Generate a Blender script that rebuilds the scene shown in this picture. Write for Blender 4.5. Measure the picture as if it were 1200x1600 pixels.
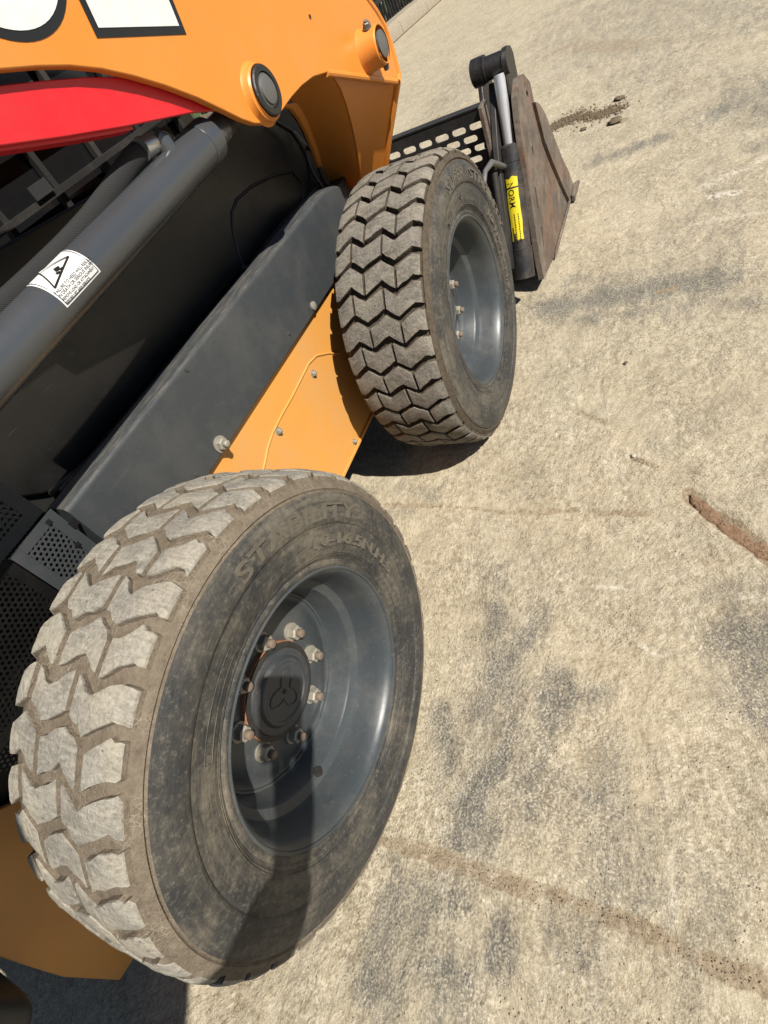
import bpy, bmesh, math, random
from mathutils import Vector, Matrix, noise
random.seed(7)
for o in list(bpy.data.objects): bpy.data.objects.remove(o, do_unlink=True)
SC = bpy.context.scene
COL = SC.collection

# ------------------------------------------------------------------ camera
CAMP = Vector((-.2003, -.5179, 1.1505))
RIGHT = Vector((.31234, -.86873, -.38438)); DOWN = Vector((-.78440, -.00760, -.62021)); FWD = Vector((.53588, .49522, -.68380))
FPX = 835.27
cd = bpy.data.cameras.new('camera'); cam = bpy.data.objects.new('camera', cd); COL.objects.link(cam)
M = Matrix.Identity(4)
for i in range(3):
    M[i][0] = RIGHT[i]; M[i][1] = -DOWN[i]; M[i][2] = -FWD[i]; M[i][3] = CAMP[i]
cam.matrix_world = M
cd.sensor_fit = 'VERTICAL'; cd.sensor_height = 36; cd.lens = FPX / 1600 * 36
cd.clip_start = .01; cd.clip_end = 2000
SC.camera = cam

# ------------------------------------------------------------------ sky, sun, exposure
SUN = Vector((-.216, -.600, .770)).normalized()
world = bpy.data.worlds.new('World'); SC.world = world; world.use_nodes = True
wn = world.node_tree.nodes; wl = world.node_tree.links
sky = wn.new('ShaderNodeTexSky'); sky.sky_type = 'NISHITA'; sky.sun_disc = False; sky.air_density = .8; sky.dust_density = .4
sky.sun_elevation = math.asin(SUN.z); sky.sun_rotation = math.atan2(SUN.x, SUN.y)
wl.new(sky.outputs[0], wn['Background'].inputs[0]); wn['Background'].inputs[1].default_value = .05
sd = bpy.data.lights.new('sun', 'SUN'); sd.energy = 5.0; sd.angle = math.radians(.55); sd.color = (1, .945, .86)
so = bpy.data.objects.new('sun', sd); COL.objects.link(so)
so.rotation_euler = SUN.to_track_quat('Z', 'Y').to_euler(); so.location = (0, 0, 6)
SC.view_settings.view_transform = 'Standard'; SC.view_settings.look = 'None'
SC.view_settings.exposure = .85; SC.view_settings.gamma = 1

# ------------------------------------------------------------------ picture-to-place helpers (real distances are given)
def ray(px, py): return RIGHT * ((px - 600) / FPX) + DOWN * ((py - 800) / FPX) + FWD
def U(px, py, y):
    d = ray(px, py); return CAMP + d * ((y - CAMP.y) / d.y)
def UX(px, py, x):
    d = ray(px, py); return CAMP + d * ((x - CAMP.x) / d.x)
def G(px, py, z=0.):
    d = ray(px, py); return CAMP + d * ((z - CAMP.z) / d.z)
def UPL(px, py, p, n):
    d = ray(px, py); return CAMP + d * ((p - CAMP).dot(n) / d.dot(n))
RT, WB = .385, 1.1474

# ------------------------------------------------------------------ materials
ALB = .66            # one reflectance scale for every surface in the yard
class NT:
    def __init__(s, name):
        s.m = bpy.data.materials.new(name); s.m.use_nodes = True
        s.t = s.m.node_tree; s.n = s.t.nodes; s.l = s.t.links; s.b = s.n['Principled BSDF']
        s.pos = s.n.new('ShaderNodeNewGeometry').outputs['Position']
    def vec(s, scale=(1, 1, 1), rot=(0, 0, 0), src=None):
        k = s.n.new('ShaderNodeMapping'); k.inputs['Scale'].default_value = scale; k.inputs['Rotation'].default_value = rot
        s.l.new(src or s.pos, k.inputs[0]); return k.outputs[0]
    def noise(s, scale, detail=4, rough=.6, v=None, dist=0.):
        k = s.n.new('ShaderNodeTexNoise'); k.inputs['Scale'].default_value = scale; k.inputs['Detail'].default_value = detail
        k.inputs['Roughness'].default_value = rough; k.inputs['Distortion'].default_value = dist
        s.l.new(v or s.pos, k.inputs['Vector']); return k.outputs[0]
    def vor(s, scale, feature='F1', v=None, out='Distance'):
        k = s.n.new('ShaderNodeTexVoronoi'); k.feature = feature; k.inputs['Scale'].default_value = scale
        s.l.new(v or s.pos, k.inputs['Vector']); return k.outputs[out]
    def ramp(s, x, stops):
        k = s.n.new('ShaderNodeValToRGB'); e = k.color_ramp.elements
        while len(e) < len(stops): e.new(.5)
        for a, (p, c) in zip(e, stops):
            a.position = p; a.color = (c, c, c, 1) if isinstance(c, (int, float)) else (*c, 1)
        s.l.new(x, k.inputs[0]); return k.outputs[0]
    def math(s, op, a, b=None, clamp=False):
        k = s.n.new('ShaderNodeMath'); k.operation = op; k.use_clamp = clamp
        for i, v in enumerate((a, b)):
            if v is None: continue
            if isinstance(v, (int, float)): k.inputs[i].default_value = v
            else: s.l.new(v, k.inputs[i])
        return k.outputs[0]
    def mix(s, f, a, b, mode='MIX'):
        k = s.n.new('ShaderNodeMix'); k.data_type = 'RGBA'; k.blend_type = mode; k.clamp_factor = True
        for sock, v in ((k.inputs[0], f), (k.inputs[6], a), (k.inputs[7], b)):
            if isinstance(v, (int, float)): sock.default_value = v
            elif isinstance(v, tuple): sock.default_value = (*v, 1)
            else: s.l.new(v, sock)
        return k.outputs[2]
    def attr(s, name):
        k = s.n.new('ShaderNodeAttribute'); k.attribute_name = name; return k.outputs['Fac']
    def nz(s):
        g = s.n.new('ShaderNodeNewGeometry'); k = s.n.new('ShaderNodeSeparateXYZ'); s.l.new(g.outputs['Normal'], k.inputs[0]); return k.outputs
    def out(s, col=None, rough=None, metal=None, bump=None, strength=.3, dist=.002, spec=None, coat=None):
        def put(name, v):
            if v is None: return
            i = s.b.inputs[name]
            if isinstance(v, (int, float)): i.default_value = v
            elif isinstance(v, tuple): i.default_value = (*v, 1)
            else: s.l.new(v, i)
        if col is not None: col = s.mix(1., col, (ALB, ALB, ALB), 'MULTIPLY')
        put('Base Color', col); put('Roughness', rough); put('Metallic', metal); put('Specular IOR Level', spec); put('Coat Weight', coat)
        if bump is not None:
            k = s.n.new('ShaderNodeBump'); k.inputs['Strength'].default_value = strength; k.inputs['Distance'].default_value = dist
            s.l.new(bump, k.inputs['Height']); s.l.new(k.outputs[0], s.b.inputs['Normal'])
        return s.m

def paint(name, col, rough=.4, dust=(.33, .27, .19), amount=.25, spec=.5, scr=True, metal=0., var=.12, settle=False):
    n = NT(name)
    big = n.noise(3.5, 5, .6); fine = n.noise(60, 5, .7)
    dark = tuple(c * (1 - var) for c in col); lite = tuple(min(1, c * (1 + var)) for c in col)
    c = n.mix(big, dark, lite)
    d = n.math('MULTIPLY', n.ramp(n.noise(7, 8, .75), [(.45, 0.), (.66, 1.)]), amount)
    sp = n.math('MULTIPLY', n.ramp(n.noise(140, 3, .5), [(.66, 0.), (.72, 1.)]), amount * 1.2)
    c = n.mix(n.math('ADD', d, sp, True), c, dust)
    if settle:                                        # grit that has settled on upward-facing bends
        c = n.mix(n.math('MULTIPLY', n.ramp(n.nz()[2], [(.35, 0.), (.85, 1.)]), n.ramp(n.noise(7, 8, .8, n.vec((2.5, 20, 20))), [(.48, 0.), (.64, .55)])), c, dust)
    if scr:
        s1 = n.ramp(n.noise(6, 3, .5, n.vec((2, 90, 90), (0, .6, .2))), [(.71, 0.), (.735, 1.)])
        c = n.mix(n.math('MULTIPLY', s1, .22), c, tuple(min(1, x * 1.5 + .12) for x in col))
    r = n.math('ADD', n.math('MULTIPLY', fine, .18), rough - .06)
    r = n.math('ADD', r, n.math('MULTIPLY', d, .5), True)
    return n.out(c, r, metal, n.noise(90, 4, .6), .06, .002, spec)

def m_ground():
    n = NT('worn_concrete')
    st, di, wt = n.attr('stain'), n.attr('dirt'), n.attr('pale')
    big = n.noise(1.3, 5, .6); mid = n.noise(11, 6, .7, None, .3)
    fine = n.noise(58, 8, .74, None, .15); grit = n.noise(230, 5, .7, None, .1); spk = n.noise(600, 2, .5)
    c = n.mix(n.ramp(mid, [(.36, 0.), (.64, 1.)]), (.395, .340, .232), (.530, .460, .325))
    c = n.mix(n.math('MULTIPLY', n.ramp(big, [(.44, 0.), (.62, 1.)]), .5), c, (.575, .478, .328))
    c = n.mix(n.math('MULTIPLY', n.ramp(n.noise(2.6, 6, .65), [(.48, 0.), (.62, 1.)]), .50), c, (.395, .355, .262))
    gm = n.ramp(n.noise(3.3, 7, .7, None, .3), [(.40, .35), (.60, 1.)])
    gm2 = n.ramp(n.noise(5.1, 6, .7, n.vec((1, 1, 1), (0, 0, 1.1))), [(.40, .25), (.62, 1.)])
    c = n.mix(n.math('MULTIPLY', n.math('MULTIPLY', n.ramp(n.noise(17, 9, .78, None, .2), [(.40, 1.), (.50, 0.)]), gm2), .50), c, (.300, .245, .165))
    c = n.mix(n.math('MULTIPLY', n.math('MULTIPLY', n.ramp(n.noise(21, 9, .78, n.vec((1, 1, 1), (0, 0, .8)), .2), [(.52, 0.), (.62, 1.)]), gm), .55), c, (.74, .655, .485))
    c = n.mix(n.math('MULTIPLY', n.math('MULTIPLY', n.ramp(fine, [(.38, 1.), (.49, 0.)]), gm), .80), c, (.265, .205, .130))
    c = n.mix(n.math('MULTIPLY', n.math('MULTIPLY', n.ramp(fine, [(.51, 0.), (.64, 1.)]), gm2), .68), c, (.760, .675, .510))
    c = n.mix(n.math('MULTIPLY', n.math('MULTIPLY', n.ramp(grit, [(.38, 1.), (.47, 0.)]), gm), .72), c, (.20, .155, .105))
    c = n.mix(n.math('MULTIPLY', n.math('MULTIPLY', n.ramp(grit, [(.53, 0.), (.63, 1.)]), gm2), .66), c, (.86, .78, .62))
    c = n.mix(n.math('MULTIPLY', n.ramp(spk, [(.28, 1.), (.38, 0.)]), .25), c, (.120, .095, .070))
    # drag marks: broken pale and dark streaks in patches
    for rot, sc, colr, a, ps in (((0, 0, -1.05), (2.2, 26, 1), (.66, .59, .45), .55, 1.7), ((0, 0, -1.25), (1.8, 22, 1), (.23, .19, .13), .50, 1.2), ((0, 0, .35), (3.0, 60, 1), (.64, .58, .45), .35, 2.9)):
        wv = n.n.new('ShaderNodeVectorMath'); wv.operation = 'ADD'
        nz_ = n.n.new('ShaderNodeTexNoise'); nz_.inputs['Scale'].default_value = 2.5; nz_.inputs['Detail'].default_value = 3; n.l.new(n.pos, nz_.inputs['Vector'])
        sc_ = n.n.new('ShaderNodeVectorMath'); sc_.operation = 'SCALE'; sc_.inputs['Scale'].default_value = .35; n.l.new(nz_.outputs[1], sc_.inputs[0])
        n.l.new(n.pos, wv.inputs[0]); n.l.new(sc_.outputs[0], wv.inputs[1])
        k = n.ramp(n.noise(2.4, 8, .68, n.vec(sc, rot, wv.outputs[0])), [(.54, 0.), (.66, 1.)])
        pm = n.ramp(n.noise(ps, 4, .6), [(.46, 0.), (.60, 1.)])
        c = n.mix(n.math('MULTIPLY', n.math('MULTIPLY', k, pm), a), c, colr)
    # rubber scuffs, broken up by the grain of the slab
    rag = n.math('ADD', n.math('MULTIPLY', n.noise(5.5, 9, .76, n.vec((1, 3.2, 1), (0, 0, .55)), .3), 1.9), -.95)
    rg2 = n.math('ADD', n.math('MULTIPLY', n.noise(34, 7, .78, n.vec((1, 2.2, 1), (0, 0, .3))), 1.0), -.50)
    sv = n.math('ADD', n.math('ADD', st, rag), rg2)
    s = n.math('MULTIPLY', n.ramp(sv, [(.22, 0.), (.88, 1.)]), n.ramp(st, [(.0, 0.), (.30, 1.)]))
    s = n.math('MULTIPLY', s, n.ramp(grit, [(.44, 1.), (.60, .35)]), True)
    c = n.mix(n.math('MULTIPLY', s, .86), c, (.112, .114, .110))
    pit = n.math('MULTIPLY', n.ramp(n.vor(95), [(.10, 1.), (.20, 0.)]), n.ramp(n.noise(9, 5, .75), [(.52, 0.), (.62, .65)]))
    c = n.mix(pit, c, (.17, .135, .095))
    peb = n.math('MULTIPLY', n.ramp(n.vor(120, 'F1', n.vec((1, 1, 1), (0, 0, .7))), [(.12, 1.), (.22, 0.)]), n.ramp(n.noise(10, 4, .7), [(.50, 0.), (.60, .7)]))
    c = n.mix(peb, c, (.78, .71, .58))
    c = n.mix(n.math('MULTIPLY', wt, n.ramp(fine, [(.42, .0), (.56, 1.)])), c, (.74, .68, .56))
    dm = n.math('MULTIPLY', n.ramp(n.math('ADD', di, n.math('ADD', n.math('MULTIPLY', n.noise(22, 9, .8), 1.8), -.9)), [(.32, 0.), (.52, 1.)]), n.ramp(di, [(0., 0.), (.25, 1.)]), True)
    c = n.mix(dm, c, n.mix(n.ramp(n.noise(110, 5, .7), [(.35, 0.), (.62, 1.)]), (.23, .175, .112), (.43, .345, .235)))
    h = n.math('ADD', n.math('MULTIPLY', n.math('MULTIPLY', fine, gm), 1.1), n.math('MULTIPLY', grit, .20))
    h = n.math('ADD', h, n.math('MULTIPLY', mid, 2.0))
    h = n.math('SUBTRACT', h, n.math('MULTIPLY', pit, .9))
    return n.out(c, .93, 0., h, .78, .009, .22)

def m_tread(name, c0, c1, dustc, cut):
    n = NT(name)
    a = n.noise(26, 7, .72, None, .4); f = n.noise(190, 5, .72)
    c = n.mix(n.ramp(a, [(.36, 0.), (.62, 1.)]), c0, c1)
    c = n.mix(n.math('MULTIPLY', n.ramp(n.noise(7, 6, .7), [(.44, 0.), (.58, 1.)]), cut), c, dustc)
    for rot, amt, colr in (((.3, .7, .2), .50, tuple(min(1, x * 1.5) for x in c1)), ((.1, -.9, .4), .42, tuple(x * .6 for x in c0))):
        k = n.ramp(n.noise(5, 6, .65, n.vec((34, 6, 9), rot), .6), [(.50, 0.), (.66, 1.)])
        c = n.mix(n.math('MULTIPLY', k, amt), c, colr)
    c = n.mix(n.math('MULTIPLY', n.ramp(n.vor(60), [(.05, 1.), (.13, 0.)]), n.ramp(n.noise(9, 3), [(.45, 0.), (.58, .8)])), c, (.06, .055, .048))
    c = n.mix(n.math('MULTIPLY', n.ramp(f, [(.36, 1.), (.48, 0.)]), .38), c, tuple(x * .5 for x in c0))
    c = n.mix(n.math('MULTIPLY', n.ramp(f, [(.53, 0.), (.67, 1.)]), .34), c, tuple(min(1, x * 1.6) for x in c1))
    return n.out(c, .93, 0., n.math('ADD', f, n.math('MULTIPLY', a, 1.5)), .8, .004, .2)

def m_side(name, dusty, x0=0.):
    n = NT(name)
    sx = n.n.new('ShaderNodeSeparateXYZ'); n.l.new(n.pos, sx.inputs[0])
    dx = n.math('SUBTRACT', sx.outputs[0], x0); dz = n.math('SUBTRACT', sx.outputs[2], .385)
    rad = n.math('SQRT', n.math('ADD', n.math('MULTIPLY', dx, dx), n.math('MULTIPLY', dz, dz))); ang = n.math('ARCTAN2', dz, dx)
    cb = n.n.new('ShaderNodeCombineXYZ'); n.l.new(n.math('MULTIPLY', rad, 90.), cb.inputs[0]); n.l.new(n.math('MULTIPLY', ang, 3.), cb.inputs[1])
    ringn = n.noise(1., 7, .7, cb.outputs[0], .2)
    a = n.noise(8, 8, .7, None, .4); f = n.noise(130, 6, .75); g = n.noise(34, 7, .78)
    c = n.mix(n.ramp(a, [(.42, 0.), (.60, 1.)]), (.027, .029, .030), (.080, .073, .060))
    dust = n.math('ADD', n.math('MULTIPLY', n.noise(4.2, 7, .68, None, .4), .72), n.math('MULTIPLY', ringn, .28))
    c = n.mix(n.math('MULTIPLY', n.ramp(dust, [(.49, 0.), (.61, 1.)]), dusty), c, (.225, .192, .138))
    c = n.mix(n.math('MULTIPLY', n.ramp(ringn, [(.38, 1.), (.48, 0.)]), .5), c, (.036, .034, .032))
    c = n.mix(n.math('MULTIPLY', n.ramp(g, [(.38, 1.), (.50, 0.)]), .38), c, (.040, .038, .035))
    c = n.mix(n.math('MULTIPLY', n.ramp(f, [(.52, 0.), (.66, 1.)]), .26), c, (.34, .30, .23))
    c = n.mix(n.math('MULTIPLY', n.ramp(f, [(.36, 1.), (.48, 0.)]), .32), c, (.022, .021, .019))
    k = n.ramp(n.noise(4, 6, .65, n.vec((5, 60, 40), (.2, .9, .3))), [(.60, 0.), (.70, 1.)])
    c = n.mix(n.math('MULTIPLY', k, .18), c, (.24, .215, .17))
    return n.out(c, n.math('ADD', n.math('MULTIPLY', a, .25), .50), 0., n.math('ADD', n.math('ADD', n.math('MULTIPLY', f, .7), n.math('MULTIPLY', g, 1.2)), n.math('MULTIPLY', ringn, 1.4)), .55, .003, .4)

def m_mud(name, c0, c1, crack=True):
    n = NT(name)
    f = n.noise(70, 7, .75); g = n.noise(300, 4, .6)
    c = n.mix(n.ramp(f, [(.3, 0.), (.7, 1.)]), c0, c1)
    if crack:
        e = n.vor(130, 'DISTANCE_TO_EDGE', n.vec((1, 1, 1)))
        c = n.mix(n.math('MULTIPLY', n.ramp(e, [(.01, 1.), (.045, 0.)]), n.ramp(n.noise(11, 5), [(.50, 0.), (.60, .45)])), c, (.55, .48, .38))
    return n.out(c, .95, 0., n.math('ADD', f, g), .7, .004, .15)

def m_rust():
    n = NT('rusty_steel')
    a = n.noise(7, 9, .74, None, .3); f = n.noise(70, 6, .75)
    c = n.mix(n.ramp(a, [(.40, 0.), (.62, 1.)]), (.115, .095, .076), (.235, .190, .145))
    c = n.mix(n.math('MULTIPLY', n.ramp(n.noise(3.6, 8, .74, n.vec((1.6, 1, .8), (0, .5, 0))), [(.47, 0.), (.60, 1.)]), .70), c, (.245, .118, .062))
    k = n.ramp(n.noise(3, 7, .7, n.vec((24, 4, 3), (0, .45, 0))), [(.52, 0.), (.66, 1.)])
    c = n.mix(n.math('MULTIPLY', k, .22), c, (.36, .30, .24))
    c = n.mix(n.math('MULTIPLY', n.ramp(n.noise(16, 8, .75), [(.42, 1.), (.52, 0.)]), .55), c, (.085, .062, .046))
    c = n.mix(n.math('MULTIPLY', n.ramp(f, [(.36, 1.), (.47, 0.)]), .6), c, (.070, .046, .032))
    return n.out(c, .78, .1, n.math('ADD', f, a), .45, .004)

def plain(name, col, rough=.5, metal=0., spec=.5, bump=0., bs=80):
    n = NT(name)
    c = n.mix(n.noise(30, 6, .7), tuple(x * .75 for x in col), tuple(min(1, x * 1.2) for x in col))
    return n.out(c, rough, metal, n.noise(bs, 5, .7), bump, .003, spec)

MT = dict(
    ground=m_ground(),
    block_near=m_tread('dusty_tread_rubber', (.255, .236, .198), (.375, .350, .298), (.490, .438, .335), .65),
    block_far=m_tread('grey_tread_rubber', (.150, .134, .110), (.265, .242, .205), (.345, .300, .230), .5),
    groove_near=m_mud('caked_mud', (.135, .108, .078), (.265, .218, .160)),
    groove_far=m_mud('dark_mud', (.06, .048, .035), (.15, .12, .085), False),
    side=m_side('dusty_sidewall', .62), side_far=m_side('black_sidewall', .5, 1.1474),
    letter=plain('raised_rubber', (.135, .118, .090), .6, 0, .4, .6, 150),
    rim=paint('dark_grey_rim_paint', (.052, .061, .066), .34, (.22, .19, .15), .20, .5),
    hub=paint('hub_paint', (.040, .046, .052), .45, (.22, .17, .12), .25),
    zinc=plain('dusty_zinc', (.40, .37, .30), .55, .35, bump=.3),
    rustbolt=plain('rusted_thread', (.215, .160, .115), .8, .1, bump=.5),
    rust=m_rust(), rustring=plain('rust_red', (.36, .16, .08), .85, 0, .3, .4),
    orange=paint('orange_paint', (.80, .275, .034), .33, (.52, .30, .12), .22, .5, True, 0, .07),
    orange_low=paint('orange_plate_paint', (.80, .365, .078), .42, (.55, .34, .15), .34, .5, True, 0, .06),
    red=paint('red_paint', (.72, .012, .023), .38, (.50, .06, .05), .22, .5, True, 0, .06),
    cover=paint('slate_grey_paint', (.046, .052, .056), .46, (.22, .19, .145), .12, .5, True, 0., .12, True),
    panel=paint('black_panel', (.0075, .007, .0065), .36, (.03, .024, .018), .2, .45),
    cylinder=paint('cylinder_grey_paint', (.056, .061, .067), .20, (.12, .11, .09), .05, .7, False),
    black=paint('black_steel', (.018, .017, .016), .55, (.10, .08, .06), .3),
    greasy=plain('greasy_black', (.015, .013, .012), .45, 0, .6, .9, 60),
    bcyl=paint('black_cylinder_paint', (.020, .020, .021), .38, (.22, .15, .10), .35),
    chrome=plain('chrome_rod', (.95, .97, 1.), .30, .6, bump=.0),
    white=plain('white_vinyl', (.80, .80, .78), .35), ink=plain('black_vinyl', (.012, .012, .012), .4),
    yellow=plain('yellow_vinyl', (.86, .68, .02), .45), bright=plain('plated_steel', (.62, .62, .60), .3, .8, bump=.1), pin=plain('pin_steel', (.20, .20, .19), .5, .5, bump=.2),
    hose=None, glass=None,
    kerb=m_mud('kerb_concrete', (.22, .18, .125), (.50, .44, .34), False),
    fence=plain('black_railing', (.012, .012, .013), .45), soil=m_mud('loose_soil', (.10, .075, .046), (.25, .195, .13), False),
    grass=plain('grass_blade', (.06, .10, .03), .6), dry=plain('pale_grass', (.42, .42, .26), .7),
    stone=plain('pale_stone', (.55, .50, .42), .9, 0, .2, .5), paper=plain('white_scrap', (.85, .84, .80), .7),
    glassdark=plain('smoked_pane', (.012, .012, .013), .12, 0, .5),
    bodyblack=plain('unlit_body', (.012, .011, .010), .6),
    greypane=plain('grey_pane', (.045, .046, .047), .25),
)
def m_hose():
    n = NT('woven_sleeve')
    w = n.n.new('ShaderNodeTexWave'); w.inputs['Scale'].default_value = 150; w.bands_direction = 'DIAGONAL'
    n.l.new(n.pos, w.inputs['Vector'])
    c = n.mix(w.outputs[1], (.004, .004, .004), (.020, .020, .020))
    return n.out(c, .8, 0, w.outputs[1], .6, .002)
MT['hose'] = m_hose()

# ------------------------------------------------------------------ mesh helpers
def finish(me, mat, smooth=35):
    if mat is not None: me.materials.append(MT[mat] if isinstance(mat, str) else mat)
    for p in me.polygons: p.use_smooth = smooth > 0
    if smooth: me.set_sharp_from_angle(angle=math.radians(smooth))
    return me
def link(name, me, parent=None, bevel=0., seg=2):
    o = bpy.data.objects.new(name, me); COL.objects.link(o)
    if parent: o.parent = parent
    if bevel:
        b = o.modifiers.new('bevel', 'BEVEL'); b.width = bevel; b.segments = seg; b.limit_method = 'ANGLE'; b.angle_limit = math.radians(40)
    return o
def empty(name, loc=(0, 0, 0)):
    o = bpy.data.objects.new(name, None); COL.objects.link(o); o.location = loc; o.empty_display_size = .1; return o
def tag(o, label, cat, group=None, kind=None):
    o['label'] = label; o['category'] = cat
    if group: o['group'] = group
    if kind: o['kind'] = kind
    return o
class MB:
    def __init__(s): s.v = []; s.f = []
    def add(s, vs, fs):
        k = len(s.v); s.v += [tuple(v) for v in vs]; s.f += [tuple(i + k for i in f) for f in fs]; return s
    def box(s, a, b):
        (x0, y0, z0), (x1, y1, z1) = a, b
        return s.add([(x0, y0, z0), (x1, y0, z0), (x1, y1, z0), (x0, y1, z0), (x0, y0, z1), (x1, y0, z1), (x1, y1, z1), (x0, y1, z1)],
                     [(3, 2, 1, 0), (4, 5, 6, 7), (0, 1, 5, 4), (1, 2, 6, 5), (2, 3, 7, 6), (3, 0, 4, 7)])
    def prism(s, pts, off):
        n = len(pts); pts = [Vector(p) for p in pts]; off = Vector(off)
        return s.add(pts + [p + off for p in pts], [tuple(range(n)), tuple(range(2 * n - 1, n - 1, -1))] + [(i + n, (i + 1) % n + n, (i + 1) % n, i) for i in range(n)])
    def tube(s, path, r, seg=16, cap=True):
        path = [Vector(p) for p in path]; n = len(path)
        rs = r if isinstance(r, (list, tuple)) else [r] * n
        vs = []; ref = None
        for i, p in enumerate(path):
            t = (path[min(i + 1, n - 1)] - path[max(i - 1, 0)])
            if t.length < 1e-9: t = Vector((0, 0, 1))
            t.normalize()
            if ref is None: ref = t.orthogonal().normalized()
            ref = (ref - t * ref.dot(t)).normalized(); b = t.cross(ref)
            for k in range(seg):
                a = 2 * math.pi * k / seg; vs.append(p + (ref * math.cos(a) + b * math.sin(a)) * rs[i])
        fs = [(i * seg + k, i * seg + (k + 1) % seg, (i + 1) * seg + (k + 1) % seg, (i + 1) * seg + k) for i in range(n - 1) for k in range(seg)]
        if cap: fs += [tuple(range(seg - 1, -1, -1)), tuple(range((n - 1) * seg, n * seg))]
        return s.add(vs, fs)
    def lathe(s, prof, c, seg=96, closed=False):      # prof (y, r), axis along y
        vs = []; n = len(prof)
        for k in range(seg):
            a = 2 * math.pi * k / seg
            vs += [(c[0] + r * math.cos(a), c[1] + y, c[2] + r * math.sin(a)) for y, r in prof]
        fs = [(k * n + i, k * n + i + 1, ((k + 1) % seg) * n + i + 1, ((k + 1) % seg) * n + i) for k in range(seg) for i in range(n - 1)]
        return s.add(vs, fs)
    def mesh(s, name, mat, smooth=35, recalc=True):
        me = bpy.data.meshes.new(name); me.from_pydata(s.v, [], s.f)
        if recalc:
            bm = bmesh.new(); bm.from_mesh(me); bmesh.ops.recalc_face_normals(bm, faces=bm.faces); bm.to_mesh(me); bm.free()
        return finish(me, mat, smooth)
    def obj(s, name, mat, parent=None, smooth=35, bevel=0., seg=2, recalc=True):
        return link(name, s.mesh(name, mat, smooth, recalc), parent, bevel, seg)
def curve_mesh(splines, extrude, mat, name, xf, bevel=0.):
    cu = bpy.data.curves.new(name, 'CURVE'); cu.dimensions = '2D'; cu.fill_mode = 'BOTH'; cu.extrude = extrude; cu.bevel_depth = bevel; cu.bevel_resolution = 1
    for pts in splines:
        sp = cu.splines.new('POLY'); sp.points.add(len(pts) - 1); sp.use_cyclic_u = True
        for q, p in zip(sp.points, pts): q.co = (p[0], p[1], 0, 1)
    o = bpy.data.objects.new('tmp', cu); COL.objects.link(o)
    bpy.context.view_layer.update()
    me = bpy.data.meshes.new_from_object(o.evaluated_get(bpy.context.evaluated_depsgraph_get()))
    bpy.data.objects.remove(o); me.name = name; me.materials.clear()
    for v in me.vertices: v.co = xf(v.co)
    return finish(me, mat, 30)
def text_mesh(body, size, extrude, xf, mat, name, bold=0., spacing=1.):
    cu = bpy.data.curves.new('t', 'FONT'); cu.body = body; cu.size = size; cu.extrude = extrude; cu.offset = bold; cu.space_character = spacing; cu.resolution_u = 3
    o = bpy.data.objects.new('tmp', cu); COL.objects.link(o); bpy.context.view_layer.update()
    me = bpy.data.meshes.new_from_object(o.evaluated_get(bpy.context.evaluated_depsgraph_get()))
    bpy.data.objects.remove(o); me.name = name; me.materials.clear()
    w = max((v.co.x for v in me.vertices), default=1)
    for v in me.vertices: v.co = xf(v.co, w)
    return finish(me, mat, 30)
def stadium(cx, cy, l, h, n=6, ang=0.):
    r = h / 2; out = []
    for k in range(n + 1): a = -math.pi / 2 + math.pi * k / n; out.append((l / 2 - r + r * math.cos(a), r * math.sin(a)))
    for k in range(n + 1): a = math.pi / 2 + math.pi * k / n; out.append((-l / 2 + r + r * math.cos(a), r * math.sin(a)))
    ca, sa = math.cos(ang), math.sin(ang)
    return [(cx + x * ca - y * sa, cy + x * sa + y * ca) for x, y in out]
def hexbolt(name, p, d, r, h, mat, parent, stud=0., mat2=None, washer=1.35):
    """hex head at p, pointing along d"""
    p = Vector(p); d = Vector(d).normalized(); u = d.orthogonal().normalized(); w = d.cross(u)
    a0 = random.random()
    m = MB()
    def ring(rad, hh, n=6): return [p + d * hh + (u * math.cos(a0 + 2 * math.pi * k / n) + w * math.sin(a0 + 2 * math.pi * k / n)) * rad for k in range(n)]
    if washer: m.tube([p - d * .001, p + d * h * .18], r * washer, 18)
    a, b, c = ring(r, h * .18), ring(r, h * .88), ring(r * .82, h)
    m.add(a + b + c, [(k, (k + 1) % 6, (k + 1) % 6 + 6, k + 6) for k in range(6)] + [(k + 6, (k + 1) % 6 + 6, (k + 1) % 6 + 12, k + 12) for k in range(6)] + [tuple(range(12, 18))])
    o = m.obj(name, mat, parent, 30)
    if stud:
        s = MB()
        if stud > 0: s.tube([p + d * h * .8, p + d * (h + stud * .9), p + d * (h + stud)], [r * .55, r * .55, r * .45], 12)
        o.data.materials.append(MT[mat2]); bm = bmesh.new(); bm.from_mesh(o.data); nb = len(bm.faces)
        vs = [bm.verts.new(v) for v in s.v]
        for f in s.f:
            q = bm.faces.new([vs[i] for i in f]); q.material_index = 1; q.smooth = True
        bm.to_mesh(o.data); bm.free()
    return o

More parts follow.
